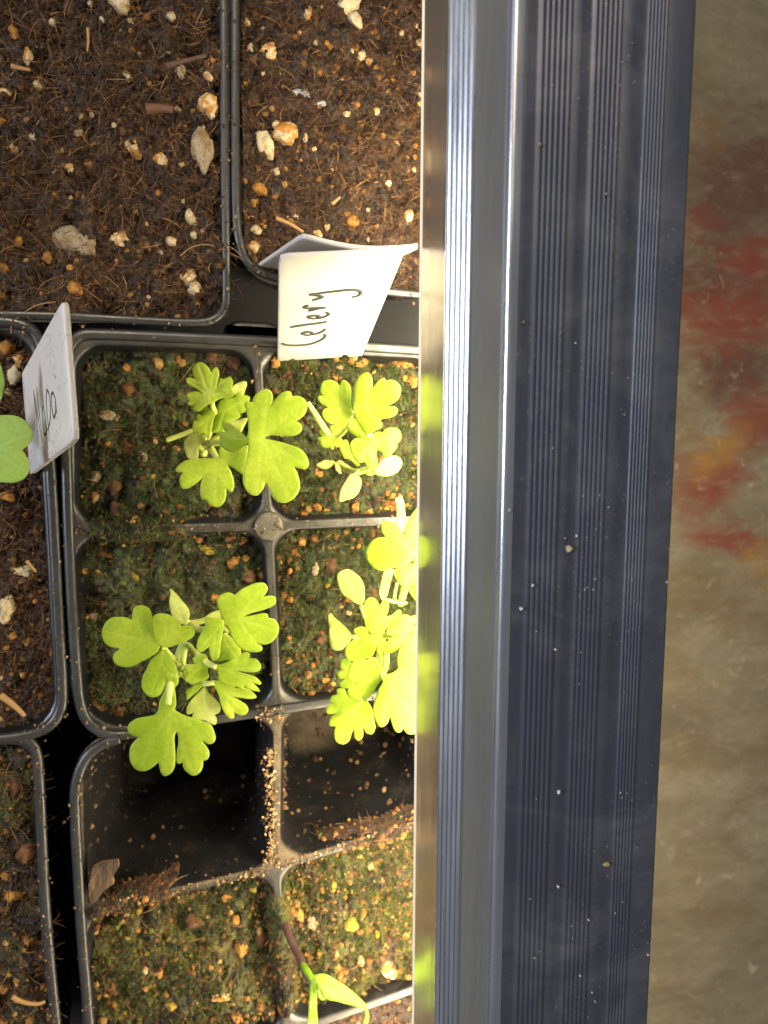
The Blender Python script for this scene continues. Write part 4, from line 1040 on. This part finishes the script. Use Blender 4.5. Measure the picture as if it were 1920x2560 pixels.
leaf(p3, [(990, 908), (1060, 900), (1130, 930), (1190, 960), (1250, 955), (1310, 985), (1345, 1030), (1290, 1045), (1150, 1025, n), (1200, 1050), (1260, 1090), (1280, 1130), (1260, 1165), (1210, 1175), (1165, 1150, n), (1165, 1195), (1130, 1200), (1090, 1160), (1060, 1090), (1040, 1010)], C3, S3, .0140, seed=31)
leaf(p3, [(930, 935), (960, 990), (1010, 1040), (1055, 1100), (1050, 1150), (1010, 1170, n), (1028, 1210), (1015, 1250), (970, 1240), (930, 1215), (880, 1210), (830, 1195), (838, 1160, n), (790, 1165), (785, 1120), (810, 1070), (860, 1010), (900, 970)], C3, S3, .0120, LEAFP, seed=32)
leaf(p3, [(925, 922), (870, 920), (830, 945), (820, 958, n), (790, 970), (775, 1000), (785, 1010, n), (790, 1050), (830, 1020), (890, 965)], C3, S3, .0125, seed=33)
leaf(p3, [(660, 840), (680, 850), (720, 880), (720, 920), (695, 960), (700, 1010), (705, 1080), (697, 1130), (740, 1160), (820, 1190), (900, 1215), (980, 1250), (1010, 1310), (1018, 1360), (1000, 1395), (960, 1405), (910, 1380, n), (950, 1430), (970, 1480), (955, 1525), (920, 1540, n), (915, 1590), (890, 1635), (840, 1658), (790, 1630), (760, 1590), (755, 1550, n), (720, 1562), (705, 1540), (710, 1450), (720, 1400), (717, 1340), (702, 1305, n), (690, 1360), (695, 1440), (697, 1530), (690, 1590), (660, 1640), (610, 1660), (580, 1630), (562, 1550, n), (500, 1600), (440, 1622), (380, 1605), (340, 1550), (330, 1480), (345, 1410), (402, 1350, n), (340, 1330), (315, 1290), (330, 1240), (390, 1200), (470, 1185), (530, 1170), (560, 1130), (570, 1060), (600, 1000), (620, 930), (612, 850), (635, 832)], C3, S3, .0235, tilt=(0, .0005), droop=.0022, dome=-.0006, seed=34)
for pts in ([(735, 830, -5, 1.0), (745, 790, 1, .9), (720, 700, 5, .7), (770, 560, 8, .6), (800, 440, 9, .6), (760, 440, 10, .5)], [(745, 800, 0, .8), (690, 740, 8, .7), (640, 680, 13, .6), (590, 620, 16, .5)],
            [(800, 440, 8, .6), (880, 430, 9, .6), (980, 400, 10, .5)], [(790, 430, 7, .7), (830, 450, 10, .6), (900, 490, 14, .6), (1000, 470, 19, .6), (1080, 440, 21.5, .5)],
            [(745, 790, 2, .8), (780, 620, 8, .7), (860, 680, 12, .6), (960, 760, 15.5, .6), (1020, 790, 16.8, .5)], [(740, 820, 1, .8), (830, 900, 8, .7), (920, 920, 12, .6), (1010, 915, 13.6, .5)],
            [(735, 830, 0, .9), (700, 860, 10, .8), (665, 870, 19, .7), (655, 960, 22.5, .6), (640, 1090, 23.4, .5)], [(745, 800, 2, .7), (800, 790, 8, .6), (900, 780, 13, .5), (955, 780, 14.6, .4)]):
    stalk(p3, pts, C3, S3)

C4, S4 = (780, 1220), 3.253
p4 = thing('celery_seedling', 'crowded yellow-lit celery seedling partly hidden by the lamp', 'seedling', group='celery seedlings')
LIFT[p4.name] = 1.22
leaf(p4, [(385, 950), (310, 910), (250, 860), (220, 800), (205, 720), (230, 680), (290, 660), (350, 690), (400, 740), (425, 800), (430, 880), (420, 930)], C4, S4, .0110, LEAFP, seed=41, name='cotyledon')
leaf(p4, [(325, 1212), (290, 1150), (230, 1090), (180, 1050), (155, 1022), (130, 1040), (140, 1150), (145, 1250), (165, 1310), (230, 1320), (280, 1280)], C4, S4, .0110, LEAFP, seed=42, name='cotyledon')
leaf(p4, [(530, 1210), (470, 1180), (455, 1165, n), (430, 1110), (430, 1060), (470, 1045, n), (425, 1010), (430, 930), (475, 890), (520, 905), (550, 955, n), (580, 915), (620, 930), (625, 980), (605, 1045, n), (650, 1030), (700, 990), (725, 1000), (720, 1050), (660, 1100), (600, 1150), (570, 1200)], C4, S4, .0160, seed=43)
leaf(p4, [(535, 1215), (470, 1195), (440, 1140), (390, 1128), (345, 1150), (348, 1180), (405, 1232, n), (330, 1240), (280, 1290), (270, 1350), (300, 1400), (360, 1410), (430, 1390), (490, 1370), (520, 1300)], C4, S4, .0180, seed=44)
leaf(p4, [(950, 1090), (880, 1105), (825, 1125, n), (845, 1080), (838, 1040), (800, 1048, n), (760, 1030), (700, 1050), (640, 1100), (605, 1170), (620, 1195), (672, 1200, n), (620, 1240), (590, 1290), (595, 1330), (640, 1345), (700, 1310), (760, 1250), (850, 1190), (950, 1170)], C4, S4, .0230, seed=45)
leaf(p4, [(540, 1215), (600, 1240), (620, 1330), (630, 1410), (612, 1480), (592, 1468, n), (580, 1500), (555, 1480), (540, 1380), (520, 1310)], C4, S4, .0155, seed=46)
leaf(p4, [(370, 1480), (330, 1430), (280, 1390), (240, 1400), (228, 1460), (262, 1482, n), (205, 1500), (220, 1550), (270, 1552, n), (225, 1590), (240, 1625), (300, 1625), (370, 1560)], C4, S4, .0150, seed=47)
leaf(p4, [(585, 1525), (540, 1440), (515, 1385), (480, 1378), (448, 1402, n), (400, 1390), (340, 1410), (300, 1470), (285, 1540), (320, 1585), (352, 1590, n), (310, 1610), (285, 1660), (310, 1710), (370, 1725), (415, 1705, n), (432, 1740), (480, 1690), (530, 1610)], C4, S4, .0235, seed=48)
leaf(p4, [(440, 1730), (330, 1720), (290, 1690), (270, 1640), (230, 1630), (200, 1640), (205, 1680, n), (160, 1695), (145, 1730), (172, 1752, n), (125, 1770), (115, 1820), (150, 1840), (200, 1830, n), (150, 1870), (140, 1930), (192, 1940, n), (180, 1990), (195, 2060), (250, 2085), (300, 2060), (325, 1990), (340, 1962, n), (345, 2030), (380, 2055), (415, 2020), (414, 1945, n), (440, 1990), (490, 2000), (515, 1950), (505, 1880), (490, 1800)], C4, S4, .0180, tilt=(.0008, 0), seed=49)
leaf(p4, [(580, 1528), (640, 1510), (700, 1470), (695, 1400), (730, 1370), (800, 1345), (860, 1350), (940, 1390), (1000, 1500), (1020, 1700), (1010, 1880), (950, 1980), (840, 2000), (775, 1998), (742, 1955, n), (720, 1985), (680, 1980), (650, 1920), (635, 1858, n), (610, 1920), (560, 1945), (520, 1900), (495, 1820), (510, 1720), (540, 1640), (575, 1580)], C4, S4, .0250, droop=.0024, seed=50)
leaf(p4, [(700, 1400), (730, 1270), (800, 1190), (880, 1130), (960, 1200), (970, 1380), (800, 1375)], C4, S4, .0175, seed=51)
for pts in ([(560, 1180, -5, 1.0), (545, 1200, 6, .8), (540, 1220, 15, .6)], [(560, 1190, 2, .7), (470, 1120, 7, .6), (400, 960, 10.3, .5)], [(550, 1200, 2, .7), (420, 1220, 8, .6), (330, 1210, 10.5, .5)],
            [(550, 1200, 5, .7), (600, 1300, 13, .6), (600, 1450, 20, .6), (580, 1530, 23.5, .6), (660, 1620, 24.6, .5)], [(550, 1200, 8, .7), (700, 1200, 16, .6), (860, 1130, 22.5, .5)], [(560, 1250, 5, .7), (520, 1500, 14, .6), (440, 1720, 17.6, .5)]):
    stalk(p4, pts, C4, S4)
p5 = thing('celery_seedling', 'yellow-lit celery seedling tucked against the lamp above the crowded one', 'seedling', group='celery seedlings')
LIFT[p5.name] = 1.25
leaf(p5, [(860, 560), (780, 620), (720, 640), (660, 650), (600, 670), (530, 665), (470, 620), (440, 560), (445, 490), (490, 430), (540, 405), (597, 400, n), (565, 350), (560, 300), (590, 275), (640, 270), (690, 300), (730, 350), (750, 395, n), (760, 330), (790, 250), (840, 180), (890, 135), (970, 100), (1050, 170), (1070, 330), (1030, 450), (940, 520)], C4, S4, .0250, droop=.0024, seed=52)
leaf(p5, [(850, 600), (760, 620), (690, 645), (665, 700), (700, 765), (740, 800), (790, 800), (800, 820, n), (830, 850), (855, 905), (900, 930), (980, 880), (1040, 740), (1040, 620), (950, 570)], C4, S4, .0225, droop=.003, seed=53)
leaf(p5, [(800, 790), (860, 860), (855, 925), (820, 890), (780, 830), (740, 830), (730, 800)], C4, S4, .0180, seed=54)
leaf(p5, [(725, 370), (690, 290), (690, 170), (678, 90), (700, 72), (735, 72), (755, 170), (765, 290), (750, 350)], C4, S4, .0110, LEAFP, seed=55, name='cotyledon')
leaf(p5, [(600, 650), (655, 690), (640, 760), (610, 880), (580, 920), (550, 870), (555, 790)], C4, S4, .0100, LEAFP, seed=56, name='cotyledon')
for pts in ([(720, 940, -5, .9), (760, 800, 6, .8), (820, 650, 18, .6), (860, 560, 24.5, .5)], [(640, 920, -1, .4), (760, 935, -.5, .4), (600, 910, 1, .4)], [(670, 920, -2, .45), (675, 850, 1, .4), (690, 780, 6, .4)], [(740, 700, 6, .5), (660, 680, 9, .5), (610, 670, 9.8, .4)], [(760, 700, 5, .5), (740, 500, 9, .5), (728, 360, 10.8, .4)]):
    stalk(p5, pts, C4, S4)

C6, S6 = (0, 720), 4.425
p6 = thing('cabbage_seedling', 'smooth heart-shaped cabbage seed leaves at the left edge in front of the Nepa label', 'seedling')
leaf(p6, [(-320, 1760), (-270, 1580), (-200, 1480), (-100, 1420), (60, 1405), (180, 1415), (270, 1460), (335, 1530), (365, 1600), (355, 1680), (310, 1740), (246, 1792, n), (290, 1860), (318, 1950), (310, 2050), (250, 2120), (150, 2155), (0, 2150), (-150, 2130), (-280, 2000)], C6, S6, .0200, LEAFN, droop=.0018, dome=-.0006, thick=.0004, seed=61, name='cotyledon')
leaf(p6, [(-320, 1050), (-290, 900), (-150, 800), (0, 845), (30, 920), (50, 1050), (40, 1130), (0, 1250), (-150, 1350), (-290, 1250)], C6, S6, .0205, LEAFN, droop=.0018, thick=.0004, seed=62, name='cotyledon')
for pts in ([(-420, 1500, -6, 1.2), (-400, 1500, 6, 1.0), (-390, 1650, 17, .8), (-310, 1760, 19.7, .7)], [(-400, 1500, 6, 1.0), (-390, 1250, 17, .8), (-310, 1060, 20, .7)]):
    stalk(p6, pts, C6, S6)
C7, S7 = (660, 2260), 4.147
p7 = thing('weed_seedling', 'thin seedling with a purple stem and one curved narrow leaf at the bottom', 'seedling')
stalk(p7, [(180, 60, -5, .6), (205, 150, -1, .75), (250, 310, 4, .8), (330, 480, 8, .85), (400, 620, 12, .85), (470, 800, 15, .7)], C7, S7, STEMP)
stalk(p7, [(400, 620, 12.6, .5), (440, 690, 14.6, .8), (500, 775, 17, .6)], C7, S7, LEAFB, 'node')
leaf(p7, [(520, 760), (560, 735), (640, 735), (730, 780), (830, 840), (920, 910), (1000, 980), (1060, 1050), (1080, 1110), (1090, 1180), (1070, 1244), (1030, 1240), (1050, 1160), (1045, 1105), (960, 1070), (850, 1040), (740, 1010), (650, 990), (580, 880)], C7, S7, .0175, LEAFB, tilt=(-.002, -.004), seed=71)
leaf(p7, [(500, 765), (535, 780), (548, 900), (552, 1100), (555, 1400), (450, 1400), (458, 1150), (468, 1000), (478, 850)], C7, S7, .0180, LEAFB, tilt=(0, .003), seed=72)
leaf(p7, [(535, 825), (600, 860), (640, 900), (650, 950), (620, 1000), (580, 990), (545, 930)], C7, S7, .0165, LEAFB, seed=73, name='bud')

# ------------------------------------------------------------------ grow light bar
lamp = thing('grow_light', 'dark ribbed aluminium grow light bar running down the right side above the trays', 'grow light')
AX = P(1028, 2560, .04) - P(1065, 0, .04); AX /= np.linalg.norm(AX); AX2 = P(1613, 2560, .062) - P(1725, 0, .062); AX2 /= np.linalg.norm(AX2)
AX = AX + AX2; AX /= np.linalg.norm(AX)
ZT = .062


def S(px, z): return P(px, 1280, z)


def ribs(a, b, k, h, nrm, m=7):
    """k rounded ridges of height h between two profile points"""
    out = []
    for i in range(k):
        for j in range(m):
            t = (i + j / m) / k; out.append(a + (b - a) * t + nrm * h * math.sin(math.pi * j / m)**.8)
    return out


def extrude(name, prof, mat, L0=-.24, L1=.24, sharp=.5):
    prof = np.array(prof); segs = 48; V = np.concatenate([prof + AX * (L0 + (L1 - L0) * i / segs) for i in range(segs + 1)]); m = len(prof)
    Fc = [(i * m + k, (i + 1) * m + k, (i + 1) * m + (k + 1) % m, i * m + (k + 1) % m) for i in range(segs) for k in range(m)]
    Fc += [tuple(range(m)), tuple(range(segs * m, (segs + 1) * m))[::-1]]
    o = mesh(name, V, Fc, mat, lamp, True)
    md = o.modifiers.new('edges', 'EDGE_SPLIT'); md.split_angle = sharp
    return o


b0 = S(1047, .040); m1 = S(1104, .0500); r1 = S(1165, .0528); g1 = S(1241, .0606); e1 = S(1259, ZT); t1 = S(1682, ZT)
left_n = np.array([-1, 0, .10]); left_n /= np.linalg.norm(left_n)
up = np.array([0, 0, 1.0])
inn = np.array([.004, 0, 0])
lip = [b0, b0 + (m1 - b0) * .5, m1, m1 + inn, b0 + inn + np.array([0, 0, .0006])]
extrude('reflector_lip', lip, POLISH)
extrude('lip_edge', [b0 + np.array([.00035 * math.cos(a) + .0001, 0, .00035 * math.sin(a) - .0003]) for a in np.linspace(0, 2 * math.pi, 10, endpoint=False)], simple('lip_glint_cream', (.75, .68, .52), .4), sharp=2)  # cream bead stands in for lamplight caught along the lip's lower edge
wall = [m1 + up * .0002]
slope = r1 - m1; rib_n = np.array([-slope[2], 0, slope[0]]); rib_n /= np.linalg.norm(rib_n)
for i in range(5):                      # five flat bands parted by narrow grooves
    for t, h in ((0.02, -.00028), (.12, -.00028), (.18, 0), (.58, .00006), (.94, 0), (.98, -.00028)):
        wall.append(m1 + slope * ((i + t) / 5) + rib_n * h)
wall += [r1, r1 + inn, m1 + inn]
extrude('ribbed_side', wall, RIBBED, sharp=.5)
wall = [r1 + up * .0002 - left_n * .0003, r1 + (g1 - r1) * .3 - left_n * .0004, r1 + (g1 - r1) * .5 - left_n * .0004, g1 - left_n * .0002, g1 + inn, r1 + inn]
extrude('side_panel', wall, PANEL, sharp=.9)
wall = [g1 + up * .0001]
rr = .0009
top_in = np.array([e1[0] + .006, e1[1], ZT - .003])
wall += [g1 + (e1 - g1) * t for t in (.35,)]
for k in range(7):
    a = math.pi - k / 6 * math.pi / 2; wall.append(np.array([e1[0] + rr + rr * math.cos(a) - .0004, e1[1], ZT - rr + rr * math.sin(a)]))
wall += [np.array([e1[0] + .0014, e1[1], ZT]), np.array([e1[0] + .0014, e1[1], ZT - .002]), g1 + up * .0001 + np.array([.001, 0, 0])]
extrude('top_edge', wall, RIBBED, sharp=.9)
top = [np.array([e1[0] + .00145, e1[1], ZT - .0001])]
xs = lambda px: S(px, ZT)
prev = top[0]
for a, b in ((1319, 1397), (1444, 1513), (1568, 1618)):
    A, B = xs(a), xs(b)
    # shallow trough either side of the ridges, then six fine ridges
    top += [xs(a - 26), xs(a - 8) - up * .00022]
    top += [p - up * .00012 for p in ribs(A, B, 6, .00016, up)]
    top += [B - up * .00022, xs(b + 14)]
top += [t1 - np.array([.0004, 0, 0]), t1 - up * .0004, t1 - up * .006 + np.array([-.0008, 0, 0]), np.array([t1[0] + .0004, t1[1], .0400]), np.array([t1[0] - .003, t1[1], .0400]), np.array([t1[0] - .004, t1[1], ZT - .003]), np.array([e1[0] + .00145, e1[1], ZT - .003])]
extrude('housing', top, HOUSING, sharp=.6)
# diffuser under the bar: the part that gives off the light
n = NT('lit_diffuser'); n.set(Base_Color=(.8, .8, .78), Roughness=.5)
n.b.inputs['Emission Color'].default_value = (1.0, .86, .58, 1); n.b.inputs['Emission Strength'].default_value = 46.0
xl, xr = b0[0] + .0042, t1[0] - .0042
dif = [np.array([xl, b0[1], .0425]), np.array([xl, b0[1], .0400])] + [np.array([xl + (xr - xl) * t, b0[1], .0400 - .0022 * math.sin(math.pi * t)]) for t in (.25, .5, .75)] + [np.array([xr, b0[1], .0400]), np.array([xr, b0[1], .0425])]
prof = np.array(dif); m = len(prof); V = np.concatenate([prof + AX * l for l in (-.062, .235)])
mesh('diffuser', V, [(k, (k + 1) % m, m + (k + 1) % m, m + k) for k in range(m)] + [tuple(range(m))[::-1], tuple(range(m, 2 * m))], n.m, lamp, False)
# dust and husks lying on the bar
pts = []; sz = []; colr = []
DC = [(random.uniform(1290, 1660), random.uniform(40, 2520), random.uniform(20, 90)) for _ in range(26)]
for _ in range(260):
    cx, cy, cr = random.choice(DC); x = min(1672, max(1268, random.gauss(cx, cr * .5))); y = random.gauss(cy, cr * 1.2)
    pts.append(P(x, y, ZT + .0001)); sz.append(.00002 + .00008 * random.random()**4); colr.append(random.choice([(.55, .55, .55), (.45, .42, .36), (.6, .58, .55)]))
for x, y, s, c in [(1516, 2162, .00042, (.34, .26, .12)), (1421, 1372, .00040, (.42, .32, .24)), (1397, 1980, .00026, (.6, .6, .6)), (1395, 2217, .00022, (.6, .58, .5)), (1471, 2300, .0002, (.5, .42, .25)), (1303, 1522, .0003, (.5, .5, .46)), (1275, 1276, .0003, (.4, .42, .46)), (1388, 1624, .00025, (.6, .58, .5)),
                   (1332, 1464, .00024, (.5, .5, .46)), (1442, 1340, .00018, (.6, .6, .6)), (1350, 362, .0003, (.34, .26, .16)), (1310, 806, .0003, (.22, .16, .08)), (1515, 485, .00025, (.24, .17, .10))]:
    pts.append(P(x, y, ZT + .0002)); sz.append(s * .7); colr.append(c)
ob = crumbs('dust', np.array(pts), np.array(sz), np.array(colr), TINT, lamp, 2.0)
